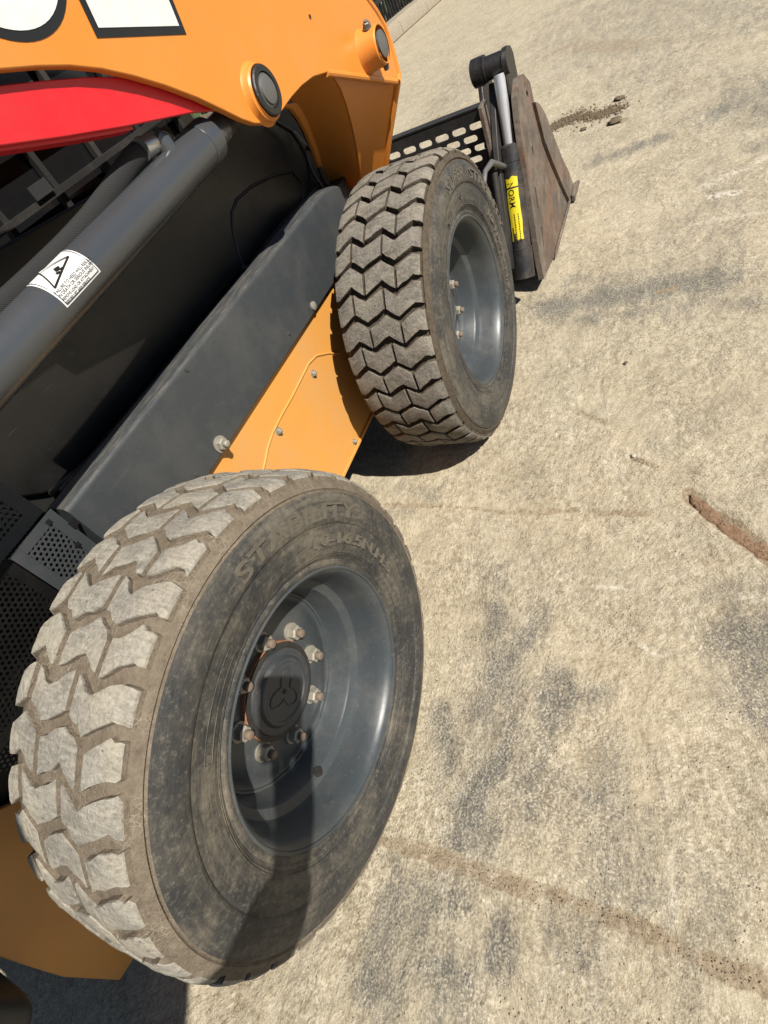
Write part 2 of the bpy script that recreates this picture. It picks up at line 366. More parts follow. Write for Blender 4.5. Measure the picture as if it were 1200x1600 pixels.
# ================================================================== THE SETTING
# ground: one sheet, fine near the machine, growing coarse towards the horizon
def axis(a, b, step, far):
    out = [a + step * i for i in range(int((b - a) / step) + 1)]
    hi, lo, s = out[-1], out[0], step
    left, right = [], []
    while hi < far: s *= 1.35; hi += s; right.append(hi)
    s = step
    while lo > -far: s *= 1.35; lo -= s; left.append(lo)
    return left[::-1] + out + right
XS, YS = axis(-.75, 4.4, .0125, 400), axis(-1.05, .75, .0125, 400)
def blob(px, py, rx, ry, ang=0., s=1.):                # a scuff described on the ground itself
    c = G(px, py); return (c.x, c.y, rx, ry, math.radians(ang), s)
STAINS = [blob(800, 1170, .19, .10, 15, .55), blob(740, 1280, .10, .06, 30, .70), blob(690, 1130, .06, .03, 30, .75), blob(735, 1265, .05, .025, 60, .85), blob(860, 1110, .09, .045, 0, .75), blob(780, 1050, .12, .05, 30, .7),
          blob(790, 985, .09, .035, 35, .62), blob(770, 900, .08, .03, 60, .5), blob(660, 770, .12, .03, 70, .5), blob(640, 1430, .11, .06, 40, .8), blob(600, 1490, .10, .06, 20, .75), blob(780, 1475, .045, .03, 10, .85), blob(700, 1560, .14, .06, 10, .6),
          blob(940, 1290, .17, .07, 0, .5), blob(1000, 1350, .14, .05, -10, .5), blob(900, 1440, .16, .06, 10, .42), blob(1080, 1420, .16, .08, 10, .35),
          blob(1000, 455, .20, .14, 0, .3), blob(1060, 400, .5, .2, 0, .3),
          blob(1190, 160, .5, .15, 10, .6), blob(1180, 1010, .08, .06, 0, .8), blob(1190, 1090, .06, .06, 0, .7), blob(1180, 920, .06, .06, 0, .45), blob(1150, 1000, .2, .1, 0, .3),
          blob(1010, 30, 1.6, .35, 5, .45), blob(720, 130, 1.2, .3, 0, .4), blob(1120, 330, .5, .1, 0, .4), blob(830, 760, .2, .06, 20, .3), blob(760, 330, .8, .25, 0, .2), blob(900, 60, 1.4, .3, 20, .4), blob(1050, 700, .3, .12, 10, .22), blob(900, 560, .35, .1, 0, .22)]
def line(pts, w, s): return ([(G(*p).x, G(*p).y) for p in pts], w, s)
DIRT = [line([(596, 1312), (660, 1333), (735, 1358), (820, 1388), (900, 1408), (1000, 1450), (1100, 1500), (1200, 1540)], .017, .54),
        line([(600, 788), (700, 790), (800, 800), (900, 797), (1000, 802), (1080, 800)], .012, .46),
        line([(1078, 772), (1110, 800), (1150, 828), (1205, 868)], .019, 1.), line([(985, 712), (1030, 730)], .012, .45), line([(1100, 885), (1115, 855)], .006, .6),
        line([(862, 200), (895, 182), (935, 180), (965, 168)], .06, .85), line([(955, 190), (972, 188)], .03, .8), line([(965, 155), (972, 152)], .03, .8), line([(1028, 455), (1055, 448)], .012, .8),
        line([(900, 640), (940, 660)], .018, .45), line([(672, 188), (700, 180)], .08, .7), line([(880, 75), (990, 70)], .12, .45), line([(600, 300), (900, 120)], .05, .2)]
SMEAR = [line([(862, 478), (930, 464), (1000, 456), (1060, 442), (1115, 436)], .075, .95), line([(900, 500), (1000, 485), (1100, 470), (1190, 470)], .05, .6), line([(880, 440), (960, 432), (1040, 425)], .04, .5),
         line([(690, 1120), (700, 1160), (702, 1200)], .022, .85), line([(715, 1310), (738, 1255), (765, 1205), (790, 1180)], .026, .9), line([(620, 1450), (670, 1420), (720, 1400)], .03, .8), line([(782, 1495), (786, 1440)], .02, .9),
         line([(745, 1110), (780, 1050), (830, 990), (850, 960)], .028, .8), line([(830, 1200), (900, 1230), (980, 1290)], .035, .6), line([(850, 1120), (890, 1090), (930, 1080)], .025, .75), line([(560, 1540), (640, 1510), (720, 1520)], .03, .75),
         line([(640, 800), (690, 760), (730, 730)], .018, .5), line([(740, 920), (790, 880)], .02, .5), line([(1150, 1010), (1210, 990)], .05, .85), line([(1160, 1100), (1210, 1080)], .03, .7), line([(935, 250), (975, 235), (1030, 215)], .06, .8),
         line([(1120, 175), (1210, 140)], .12, .7), line([(640, 330), (760, 250), (900, 170)], .08, .3), line([(650, 260), (800, 120), (900, 60)], .1, .45), line([(1000, 1400), (1080, 1380), (1150, 1390)], .04, .4), line([(880, 20), (1050, 10), (1180, 30)], .25, .5)]
PALE = [line([(870, 905), (1050, 930), (1200, 935)], .003, .7), line([(990, 1003), (1035, 1025)], .006, .9), line([(1100, 290), (1200, 245)], .02, .6), line([(1110, 305), (1150, 300)], .02, .9), line([(905, 345), (990, 330)], .012, .35),
        line([(1080, 350), (1190, 330)], .015, .5), line([(690, 1270), (690, 1450)], .004, .5), line([(1045, 1230), (1050, 1450)], .004, .5), line([(985, 712), (992, 712)], .012, 1.)]
def seg_d(x, y, pts):
    best = 9e9
    for (ax, ay), (bx, by) in zip(pts, pts[1:]):
        dx, dy = bx - ax, by - ay; t = max(0, min(1, ((x - ax) * dx + (y - ay) * dy) / (dx * dx + dy * dy + 1e-12)))
        best = min(best, math.hypot(x - ax - t * dx, y - ay - t * dy))
    return best
def build_ground():
    v, st, di, pa = [], [], [], []
    bb = [(min(p[0] for p in L[0]) - L[1] * 4, max(p[0] for p in L[0]) + L[1] * 4, min(p[1] for p in L[0]) - L[1] * 4, max(p[1] for p in L[0]) + L[1] * 4) for L in DIRT + PALE + SMEAR]
    LL = DIRT + PALE + SMEAR
    for y in YS:
        for x in XS:
            near = -.8 < x < 4.6 and -1.1 < y < .8
            s = d = p = h = 0.
            if -1.5 < x < 16 and -3 < y < 4:
                nz = noise.noise((x * 9, y * 9, 1.)); nz2 = noise.noise((x * 28, y * 28, 4.))
                wob = .5 * nz + .35 * nz2
                for cx, cy, rx, ry, an, a in STAINS:
                    dx, dy = x - cx, y - cy
                    if abs(dx) > rx * 3 and abs(dx) > ry * 3: continue
                    c_, s_ = math.cos(an), math.sin(an)
                    q = math.hypot((dx * c_ + dy * s_) / rx, (-dx * s_ + dy * c_) / ry) + wob * 1.1
                    s = max(s, a * max(0., min(1., (1.7 - q) / 1.2)))
                for i, (pts, w, a) in enumerate(LL):
                    b = bb[i]
                    if x < b[0] or x > b[1] or y < b[2] or y > b[3]: continue
                    q = seg_d(x, y, pts) / (w * (1 + .9 * wob)) if (1 + .9 * wob) > .05 else 9
                    k = a * max(0., min(1., (1.3 - q) / .6)) if i < len(DIRT) + len(PALE) else a * max(0., min(1., (2.1 - q) / 1.9))
                    if i < len(DIRT):
                        d = max(d, k)
                        if i == 2: h -= .008 * k
                    elif i < len(DIRT) + len(PALE): p = max(p, k)
                    else: s = max(s, k)
                if near:
                    h += .0035 * nz + .0022 * nz2 + .0012 * noise.noise((x * 70, y * 70, 2.)) - .006 * max(0, nz2 * nz - .18) + (.004 * d * (1 + noise.noise((x * 50, y * 50, 9.))) - .006 * d)
                    h -= .003
            v.append((x, y, min(h, .003))); st.append(s); di.append(d); pa.append(p)
    nx = len(XS)
    f = [(j * nx + i, j * nx + i + 1, (j + 1) * nx + i + 1, (j + 1) * nx + i) for j in range(len(YS) - 1) for i in range(nx - 1)]
    me = bpy.data.meshes.new('ground'); me.from_pydata(v, [], f)
    for nm, data in (('stain', st), ('dirt', di), ('pale', pa)):
        a = me.attributes.new(nm, 'FLOAT', 'POINT'); a.data.foreach_set('value', data)
    me.materials.append(MT['ground']); me.polygons.foreach_set('use_smooth', [True] * len(me.polygons))
    o = link('ground', me); o['kind'] = 'structure'; o['label'] = 'worn beige concrete yard with dark rubber scuffs and dirt-filled cracks'
build_ground()

# kerb, railing and verge beyond the yard
def build_verge():
    A, B = G(610, 72), G(690, 0); d = (B - A); d.z = 0; d.normalize(); nrm = Vector((-d.y, d.x, 0))
    if nrm.y < 0: nrm = -nrm
    A = A - d * 3.5
    k = 0
    kerb = empty('kerb'); kerb['kind'] = 'structure'; kerb['label'] = 'pale worn concrete kerb along the yard edge'
    t = 0.
    while t < 16:
        L = 1.0; a = A + d * (t + .003); b = A + d * (t + L - .003)
        jit = random.uniform(-.012, .012); h = .20 + random.uniform(-.012, .012); w = .30
        pts = [a + nrm * jit, a + nrm * (jit + .02) + Vector((0, 0, h * .7)), a + nrm * (jit + .07) + Vector((0, 0, h)), a + nrm * w + Vector((0, 0, h)), a + nrm * w]
        MB().prism(pts, b - a).obj('kerb_stone', 'kerb', kerb, 35, .015)
        t += L
    v = MB().prism([A + nrm * .295 - d * 3, A + nrm * .295 + d * 20, A + nrm * 7 + d * 20, A + nrm * 7 - d * 3], (0, 0, .17)).obj('verge_soil', 'soil'); v['kind'] = 'structure'; v['label'] = 'soil verge behind the kerb'
    fr = empty('railing_fence', tuple(A + nrm * .40)); F0 = fr.location.copy()
    tag(fr, 'black metal railing fence behind the kerb at the top edge', 'fence')
    for z in (.42, 1.25):
        a = A + nrm * .40; m = MB().prism([a - F0 + Vector((0, 0, z)), a - F0 + nrm * .04 + Vector((0, 0, z)), a - F0 + nrm * .04 + Vector((0, 0, z + .05)), a - F0 + Vector((0, 0, z + .05))], d * 15)
        m.obj('rail', 'fence', fr)
    me = MB().tube([(0, 0, .16), (0, 0, 1.4)], .019, 6).mesh('bar', 'fence')
    for i in range(150):
        o = link('bar', me, fr); o.location = d * (.1 * i + .05) + nrm * .02
    # grass tufts
    g = MB(); g2 = MB()
    for i in range(3200):
        p = A + d * random.uniform(0, 15) + nrm * random.uniform(.50, 2.2) + Vector((0, 0, .16))
        h = random.uniform(.12, .42); l = Vector((random.uniform(-1, 1), random.uniform(-1, 1), 0)) * h * .6; w = Vector((random.uniform(-1, 1), random.uniform(-1, 1), 0)).normalized() * .012
        (g if random.random() < .75 else g2).add([p - w, p + w, p + l * .4 + Vector((0, 0, h * .7)) + w * .7, p + l * .4 + Vector((0, 0, h * .7)) - w * .7, p + l + Vector((0, 0, h * .8))], [(0, 1, 2, 3), (3, 2, 4)])
    o = g.obj('grass', 'grass', None, 0, recalc=False); tag(o, 'green grass tufts growing behind the black railing', 'grass', None, 'stuff')
    o = g2.obj('dry_grass', 'dry', None, 0, recalc=False); tag(o, 'pale dry grass blades showing between railing bars', 'grass', None, 'stuff')
    # a clipped hedge mass as backdrop to the bars
    hb = MB()
    for i in range(5000):
        p = A + d * random.uniform(0, 15) + nrm * random.uniform(1.2, 2.2) + Vector((0, 0, random.uniform(.1, 2.2)))
        a = Vector((random.gauss(0, 1), random.gauss(0, 1), random.gauss(0, 1))).normalized() * .09; b = a.orthogonal().normalized() * .05
        hb.add([p - a, p + b, p + a, p - b], [(0, 1, 2, 3)])
    o = hb.obj('hedge', 'grass', None, 0, recalc=False); tag(o, 'dark leafy hedge mass behind the railing', 'hedge', None, 'stuff')
build_verge()

# ================================================================== THE LOADER
loader = empty('skid_steer_loader', (0, 0, 0))
tag(loader, 'orange and dark grey skid steer loader standing on the concrete', 'loader')
NY = Vector((0, -1, 0))

# ---------------------------------------------------------------- wheels
TC, THALF = .116, .112
UNLIT_SHOULDER = [True]                     # near tire's inner shoulder is shaped steep so it stays unlit
def crown(y):
    a = abs(y - TC)
    if y > TC and UNLIT_SHOULDER[0]: t = [(0, .3875), (.07, .3865), (.088, .3835), (.096, .3720), (.108, .350)]
    else: t = [(0, .3875), (.07, .3865), (.095, .3835), (.108, .3795), (.1175, .3725), (.128, .352)]
    for (a0, r0), (a1, r1) in zip(t, t[1:]):
        if a <= a1: return r0 + (r1 - r0) * (a - a0) / (a1 - a0)
    return .345
def tire(x0, near, off, smat, gmat, bmat):
    UNLIT_SHOULDER[0] = near
    c = (x0, 0, RT); dep = .0092 if near else .0165
    side = [(.004, .214), (.001, .221), (-.004, .226), (-.0045, .233), (-.002, .236), (-.005, .240), (-.0105, .252), (-.0125, .264), (-.0140, .280), (-.0145, .2955), (-.0175, .2975), (-.0185, .303), (-.0175, .320), (-.014, .336), (-.0095, .3475)]
    sh = [(-.0095, .3475), (-.0062, .3493), (-.0062, .3508), (-.0088, .3530), (-.004, .3612), (-.0005, .3645)]
    grv = [(y, crown(y) - dep) for y in [.003, .010, .018, .03, .05, .075, .1, .125, .15, .18, .2, .214, .221]]
    inn = ([(.2240, .3400), (.236, .338)] if near else [(.2330, .3600), (.239, .350)]) + [(.2405, .336), (.243, .330), (.248, .305), (.246, .28), (.240, .25), (.232, .222), (.15, .20)]
    m = MB(); m.lathe(side, c, 160); t = m.obj('tire', smat, loader, 50)
    t['label'] = 'rear dusty black tire with worn pale tread, nearest the camera' if near else 'front tire with deep grey tread blocks, beside the black cylinder'
    m = MB(); m.lathe(sh + grv + inn, c, 160); m.obj('tread_base', gmat, t, 50)
    # tread blocks: parallel zigzag cross grooves, long cuts staggered from row to row
    A, Bd, y0, y1 = [.0935, .1765], [.0595, .1425], -.0010, (.2205 if near else .2280)
    Z = [(-.1, 1.), (.0175, 0.), (.0595, 1.), (.0935, 0.), (.1425, 1.), (.1765, 0.), (.215, 1.), (.40, 1.)]
    def zig(y):
        for (a0, r0), (a1, r1) in zip(Z, Z[1:]):
            if y <= a1: return r0 + (r1 - r0) * (y - a0) / (a1 - a0)
        return 1.
    pitch = 9.; amp = 3.5; gw = 1.30 if near else 1.08; cw = .0056 if near else .0030
    for k in range(40):
        th0 = off + pitch * k; rowA = k % 2 == 0
        cuts = [y0] + (A if rowA else Bd) + [y1]
        for j in range(3):
            u0 = cuts[j] + (cw if j else random.uniform(-.002, .003)); u1 = cuts[j + 1] - (cw if j < 2 else 0)
            us = sorted(set([u0, u1] + [z_[0] for z_ in Z if u0 + .004 < z_[0] < u1 - .004]))
            full = []
            for q0, q1 in zip(us, us[1:]): full += [q0, (2 * q0 + q1) / 3, (q0 + 2 * q1) / 3]
            full.append(us[-1]); nu, nv = len(full) - 1, 5; jit = .0019 if near else .0010; dr = random.uniform(-.0014, .0009) if near else random.uniform(-.0016, .0012)
            e = [[random.gauss(0, 1) * jit for _ in range(nu + 1)] for _ in range(2)]; tw = random.uniform(-.12, .12)
            top = []; mid = []
            for i in range(nu + 1):
                s = (full[i] - u0) / (u1 - u0)
                for q in range(nv + 1):
                    r_ = q / nv; edge = i in (0, nu) or q in (0, nv)
                    iu = .0012 if near else .0009
                    uu = u0 + (u1 - u0) * s + (iu if i == 0 else -iu if i == nu else 0)
                    zt = zig(u0 + (u1 - u0) * s)
                    a0 = th0 + amp * zt + gw + math.degrees((e[0][i] + (iu if q == 0 else 0)) / RT); a1 = th0 + amp * zt + pitch - gw + math.degrees((e[1][i] - (iu if q == nv else 0)) / RT)
                    a = math.radians(a0 + (a1 - a0) * r_)
                    r = crown(uu) + dr - (.0010 if edge else 0) + random.gauss(0, .00022 if near else .00015)
                    top.append((x0 + r * math.cos(a), uu, RT + r * math.sin(a)))
            # skirt
            idx = lambda i, q: i * (nv + 1) + q
            ringi = [idx(i, 0) for i in range(nu + 1)] + [idx(nu, q) for q in range(1, nv + 1)] + [idx(i, nv) for i in range(nu - 1, -1, -1)] + [idx(0, q) for q in range(nv - 1, 0, -1)]
            vs = list(top); fs = [(idx(i, q), idx(i + 1, q), idx(i + 1, q + 1), idx(i, q + 1)) for i in range(nu) for q in range(nv)]
            cy = sum(top[i][1] for i in ringi) / len(ringi); cang = math.radians(th0 + amp * .5 + pitch / 2)
            b0 = len(vs); n_ = len(ringi)
            for depth, grow in ((.0032, .0006), (dep + .002, .0016)):
                for i in ringi:
                    x, y, z = top[i]; r = math.hypot(x - x0, z - RT); a = math.atan2(z - RT, x - x0); da = (a - cang + math.pi) % (2 * math.pi) - math.pi
                    y2 = y + (grow if y > cy else -grow) * min(1, abs(y - cy) / .02); a2 = a + (grow / RT) * max(-1, min(1, da / .04))
                    r2 = (crown(y) - depth)
                    vs.append((x0 + r2 * math.cos(a2), y2, RT + r2 * math.sin(a2)))
            for q in range(n_):
                w = (q + 1) % n_
                fs.append((ringi[q], ringi[w], b0 + w, b0 + q)); fs.append((b0 + q, b0 + w, b0 + n_ + w, b0 + n_ + q))
            tb_ = MB().add(vs, fs).obj('tread_block', bmat, t, 22); tb_.data.materials.append(MT[gmat])
            for pi, pl_ in enumerate(tb_.data.polygons):
                if pi >= nu * nv and (pi - nu * nv) % 2 == 1: pl_.material_index = 1
    # raised lettering on the sidewall
    def arc(body, size, rad, a_start, a_end, name, mat, yy=-.0155, cw_=True):
        def xf(co, w):
            f = co.x / w
            a = math.radians(a_start + (a_end - a_start) * f); r = rad + (co.y if cw_ else -co.y)
            return Vector((x0 + r * math.cos(a), yy - co.z, RT + r * math.sin(a)))
        me = text_mesh(body, size, .0026, xf, mat, name, .0004)
        link(name, me, t)
    q = 0 if near else -20
    if not near: arc('SUPER', .037, .3055, 116 + q, 90.5 + q, 'raised_lettering', 'letter', -.0170)
    arc('STABILITY', .036, .3055, 83 + q, 29 + q, 'raised_lettering', 'letter', -.0170)
    arc('10-16.5N.H.S', .027, .2625, 53 + q, -4 + q, 'size_lettering', 'letter', -.0136)
    # slim data plate moulding
    pts = []
    for rr, s in ((.2735, 1), (.2615, -1)):
        for i in range(13):
            a = math.radians(97 + q + 30 * (i / 12 if s > 0 else 1 - i / 12)); pts.append((x0 + rr * math.cos(a), -.0142, RT + rr * math.sin(a)))
    MB().tube(pts + [pts[0]], .0009, 6).obj('moulded_panel', smat, t)
    for aa in (99, 125):
        a = math.radians(aa + q); p = Vector((x0 + .2675 * math.cos(a), -.0138, RT + .2675 * math.sin(a)))
        MB().tube([p, p + NY * .0018], .0045, 14).obj('moulded_stud', smat, t)
    for r in (.2435, .2475):
        MB().tube([(x0 + r * math.cos(i * math.pi / 60), -.0072 - (r - .2435) * .5, RT + r * math.sin(i * math.pi / 60)) for i in range(121)], .0008, 5, False).obj('bead_line', smat, t)
    return t

def wheel_rim(x0, near, rot):
    c = (x0, 0, RT)
    prof = [(.02, .2165), (.003, .2175), (-.0035, .2190), (-.0050, .2215), (-.0035, .2245), (.0005, .2250), (-.0005, .2235), (-.002, .2215), (-.001, .2185), (.003, .2135), (.012, .2085), (.030, .2035), (.055, .1990), (.066, .1955), (.0715, .1880), (.075, .1815), (.080, .1790), (.110, .1735), (.119, .1700), (.1225, .1640), (.1225, .1560), (.119, .150), (.1140, .135), (.1115, .120), (.1110, .088), (.113, .078)]
    m = MB(); m.lathe(prof, c, 128); r = m.obj('wheel_rim', 'rim', loader, 32)
    r['label'] = 'dark grey dished steel rim with eight dusty nuts' if near else 'dark grey dished steel rim of the front wheel'
    # weld bead where disc meets barrel
    MB().tube([(x0 + .1685 * math.cos(i * math.pi / 48), .1205 + .0006 * math.sin(i * 1.7), RT + .1685 * math.sin(i * math.pi / 48)) for i in range(97)], .0035, 6, False).obj('weld_bead', 'rim', r)
    MB().lathe([(.1125, .0865), (.1035, .0860), (.1015, .0830), (.1010, .0765)], c, 64).obj('hub_flange_ring', 'rustring', r)
    MB().lathe([(.113, .0755), (.100, .0755), (.0965, .074), (.0955, .068), (.0955, .062), (.0925, .0595), (.0900, .057), (.0895, .052), (.0915, .050), (.0915, .0)], c, 72).obj('hub_cap', 'hub', r)
    # three-lobed emblem pressed into the cap
    pts = []
    for i in range(72):
        a = 2 * math.pi * i / 72; rr = .0265 + .0125 * math.cos(3 * (a - .5))
        pts.append((x0 + rr * math.cos(a), .0912, RT + rr * math.sin(a)))
    MB().tube(pts + [pts[0]], .0017, 6, False).obj('cap_emblem', 'hub', r)
    p = Vector((x0, .0915, RT)); MB().tube([p, p + NY * .0022], .0042, 12).obj('cap_button', 'black', r)
    for i in range(8):
        a = math.radians(rot + 45 * i); p = (x0 + .1016 * math.cos(a), .1105, RT + .1016 * math.sin(a))
        hexbolt('lug_nut', p, NY, .0138, .019, 'zinc', r, .010, 'rustbolt', 1.25)
    # valve stem hole
    a = math.radians(-118 if near else -128)
    p = Vector((x0 + .186 * math.cos(a), .075, RT + .186 * math.sin(a)))
    q = Vector((x0 + .178 * math.cos(a), .074, RT + .178 * math.sin(a)))
    MB().tube([p, q], .009, 16).obj('valve_hole', 'black', r)
    return r
tire(0, True, 107.2 - 9 * 12, 'side', 'groove_near', 'block_near')
tire(WB, False, 129.4 - 9 * 15 , 'side_far', 'groove_far', 'block_far')
wheel_rim(0, True, 17.4); wheel_rim(WB, False, 10)
# hub and axle tubes
for x in (0, WB):
    MB().tube([(x, .10, RT), (x, .40, RT)], .085, 32).obj('axle_hub', 'black', loader)

# ---------------------------------------------------------------- chassis side
PY = .345
def poly_y(pts, y): return [U(a, b, y) for a, b in pts]
zb = U(548, 720, PY).z
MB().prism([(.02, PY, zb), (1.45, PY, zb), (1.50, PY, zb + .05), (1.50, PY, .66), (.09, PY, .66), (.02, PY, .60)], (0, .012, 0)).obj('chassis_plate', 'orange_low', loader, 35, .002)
RYP = .450
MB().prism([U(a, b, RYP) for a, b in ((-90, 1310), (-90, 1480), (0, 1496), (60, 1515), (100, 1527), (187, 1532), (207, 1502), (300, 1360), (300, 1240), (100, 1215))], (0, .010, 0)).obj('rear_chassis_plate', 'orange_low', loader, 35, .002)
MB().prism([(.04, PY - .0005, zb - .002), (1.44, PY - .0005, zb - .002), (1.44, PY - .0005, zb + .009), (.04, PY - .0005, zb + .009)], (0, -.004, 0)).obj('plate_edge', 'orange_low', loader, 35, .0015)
# raised crease of the overlapping cover plate
cr = [(408, 745), (414, 722), (418, 700), (426, 676), (440, 648), (456, 620), (470, 592), (482, 568), (494, 556), (512, 552), (530, 552)]
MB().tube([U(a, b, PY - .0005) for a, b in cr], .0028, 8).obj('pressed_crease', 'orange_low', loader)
for a, b, r in ((489, 584, .0075), (435, 674, .0075), (553, 690, .006), (307, 742, .006)):
    hexbolt('bolt', U(a, b, PY), NY, r, .008, 'zinc', loader, .003, 'zinc', 1.4)
# slate grey sill cover: vertical face, rounded shoulder, sloping top
CY = .330
fz0 = U(421, 597, CY).z; fz1 = U(258, 602, CY).z
def cover():
    xa, xb = .095, U(540, 300, CY).x
    prof = [(.345, fz0 + .004), (CY + .002, fz0), (CY, fz0 + .003)] + [(CY + .011 * (1 - math.cos(a)), fz1 - .011 + .011 * math.sin(a)) for a in [math.pi / 2 * i / 6 * .92 for i in range(7)]] + [(.372, fz1 + .003), (.376, fz1 + .001), (.378, fz1 - .02), (.378, fz0 + .03)]
    xs = [xa, xa + .004] + [xa + (xb - .14 - xa) * i / 12 for i in range(1, 13)] + [xb - .09, xb - .05, xb - .02, xb]
    v, f = [], []; n = len(prof)
    for x in xs:
        k = max(0, (x - (xb - .14)) / .14)
        for y, z in prof: v.append((x, y + .012 * k * k, z - .030 * k * k if z > fz0 + .05 else z + .05 * k * k))
    for i in range(len(xs) - 1):
        for j in range(n): f.append((i * n + j, i * n + (j + 1) % n, (i + 1) * n + (j + 1) % n, (i + 1) * n + j))
    f += [tuple(range(n)), tuple(range(len(v) - 1, len(v) - n - 1, -1))]
    MB().add(v, f).obj('sill_cover', 'cover', loader, 30)
cover()
hexbolt('bolt', U(344, 694, CY), NY, .0135, .013, 'zinc', loader, .010, 'zinc', 1.35)
p = U(489, 478, CY); MB().tube([p, p + NY * .004, p + NY * .006], [.011, .011, .006], 16).obj('clip', 'zinc', loader)
for a, b in ((307, 741), (291, 577), (452, 521)):
    p = U(a, b, CY); MB().tube([p, p + NY * .002], .005, 12).obj('rivet', 'cover', loader)
# recessed black side panel with pressed outline
SY = .455
def sp(pts, name, mat, y, th=.01, bev=.004): return MB().prism(poly_y(pts, y), (0, th, 0)).obj(name, mat, loader, 35, bev)
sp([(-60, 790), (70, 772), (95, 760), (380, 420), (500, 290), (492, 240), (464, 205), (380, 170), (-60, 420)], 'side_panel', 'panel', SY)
MB().tube([U(a, b, SY) for a, b in ((384, 425), (372, 395), (364, 362), (362, 332), (370, 312), (392, 292), (425, 275), (455, 268), (470, 285), (474, 320))], .004, 8).obj('pressed_outline', 'panel', loader)
MB().tube([U(a, b, SY) for a, b in ((464, 215), (480, 250), (487, 290), (489, 330))], .003, 8).obj('panel_seam', 'panel', loader)
MB().tube([U(a, b, SY - .002) for a, b in ((80, 772), (140, 720), (240, 602), (330, 492), (384, 425), (440, 352), (500, 290))], .007, 8).obj('rubber_seal', 'black', loader)
# gutter floor between cover and side panel, and the body behind
MB().box((-.02, .3795, .62), (1.40, .470, fz1 - .045)).obj('gutter', 'black', loader, 35, .004)
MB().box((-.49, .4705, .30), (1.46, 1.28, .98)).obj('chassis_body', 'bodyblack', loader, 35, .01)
MB().box((.02, .3575, zb + .01), (1.46, .4050, .60)).obj('chain_case', 'black', loader, 35, .004)
MB().prism([U(160, 768, .42), U(100, 790, .42), U(120, 752, .42), U(250, 640, .42)], (0, .01, 0)).obj('folded_flap', 'black', loader)

for pp, r, mt in (([(452, 168), (468, 190), (480, 215), (492, 245), (506, 280), (524, 305)], .007, 'black'), ([(430, 190), (455, 205), (476, 236), (488, 268), (508, 300)], .0055, 'greasy'), ([(96, 770), (170, 690), (260, 585), (350, 470), (430, 372), (500, 300)], .0075, 'greasy')):
    MB().tube([U(a, b, .436 - .004 * i) for i, (a, b) in enumerate(pp)], r, 10).obj('wiring_loom', mt, loader)
for a, b in ((500, 256), (483, 232), (381, 420), (205, 652)):
    p = U(a, b, .425); MB().tube([p + Vector((-.008, 0, .004)), p + Vector((.008, 0, -.004))], .0062, 10).obj('hose_clip', 'bright' if a > 490 else 'black', loader)
# perforated engine side panel
def perforated():
    z0 = U(73, 803, .335).z; x1 = U(100, 815, .335).x + .004
    pitch = .0088; rad = .0031
    root = None
    def face(nm, O, ax, ay, w, h, border, mat):
        m = MB(); nc = int((w - 2 * border) / pitch); nr = int((h - 2 * border) / (pitch * .866))
        N = ax.cross(ay)
        P = lambda a, b: O + ax * a + ay * b
        x_off = border; y_off = border
        for j in range(nr):
            for i in range(nc):
                cx_ = x_off + pitch * (i + .5 + (.5 if j % 2 else 0)); cy_ = y_off + pitch * .866 * (j + .5)
                out = [P(cx_ + pitch * .5774 * math.sin(math.pi / 3 * k), cy_ + pitch * .5774 * math.cos(math.pi / 3 * k)) for k in range(6)]
                inn = [P(cx_ + rad * math.sin(math.pi / 3 * k), cy_ + rad * math.cos(math.pi / 3 * k)) for k in range(6)]
                m.add(out + inn + [p - N * .0015 for p in inn], [(k, (k + 1) % 6, 6 + (k + 1) % 6, 6 + k) for k in range(6)] + [(6 + k, 6 + (k + 1) % 6, 12 + (k + 1) % 6, 12 + k) for k in range(6)])
        W2 = x_off + pitch * (nc + .5); H2 = y_off + pitch * .866 * nr
        for (a0, b0, a1, b1) in ((0, 0, border + .004, h), (W2 - .006, 0, w, h), (border + .0038, 0, W2 - .0058, border + .003), (border + .0038, H2 - .003, W2 - .0058, h)):
            m.add([P(a0, b0) + N * .0006, P(a1, b0) + N * .0006, P(a1, b1) + N * .0006, P(a0, b1) + N * .0006], [(0, 1, 2, 3)])
        return m.obj(nm, mat, loader, 30)
    X, Zv = Vector((-1, 0, 0)), Vector((0, 0, -1))
    face('perforated_guard', Vector((x1, .338, z0)), X, Zv, .092, .17, .014, 'cover')  # front strip takes the lighter grey, as sunlit
    face('perforated_guard', Vector((x1 - .0925, .346, z0)), X, Zv, .34, .17, .012, 'panel')  # darker colour paints in the shade on the rest of the guard
    face('perforated_guard', Vector((x1 - .43, .347, z0 + .001)), Vector((1, 0, 0)), Vector((0, .06, .32)).normalized(), .424, .24, .016, 'panel')  # upper face coloured dark for shade as well
    for a, b in ((76, 816), (121, 851)):
        p = U(a, b, .3365); MB().box((p.x - .004, p.y - .0012, p.z - .004), (p.x + .004, p.y, p.z + .004)).obj('square_hole', 'ink', loader, 0)
    p = U(118, 818, .3365); MB().box((p.x - .008, p.y - .002, p.z - .004), (p.x + .008, p.y, p.z + .010)).obj('slot_notch', 'ink', loader, 0)
perforated()
# rear bumper and lower rear frame in shade
MB().prism([(-.52, .36, .30), (-.62, .36, .26), (-.74, .36, .34), (-.78, .36, .60), (-.76, .36, .95), (-.52, .36, .95)], (0, .9, 0)).obj('rear_bumper', 'cover', loader, 35, .03, 3)
MB().prism([(-.60, .30, .42), (-.70, .30, .44), (-.74, .30, .62), (-.72, .30, .82), (-.60, .30, .82)], (0, .058, 0)).obj('bumper_end_cap', 'cover', loader, 35, .02, 3)

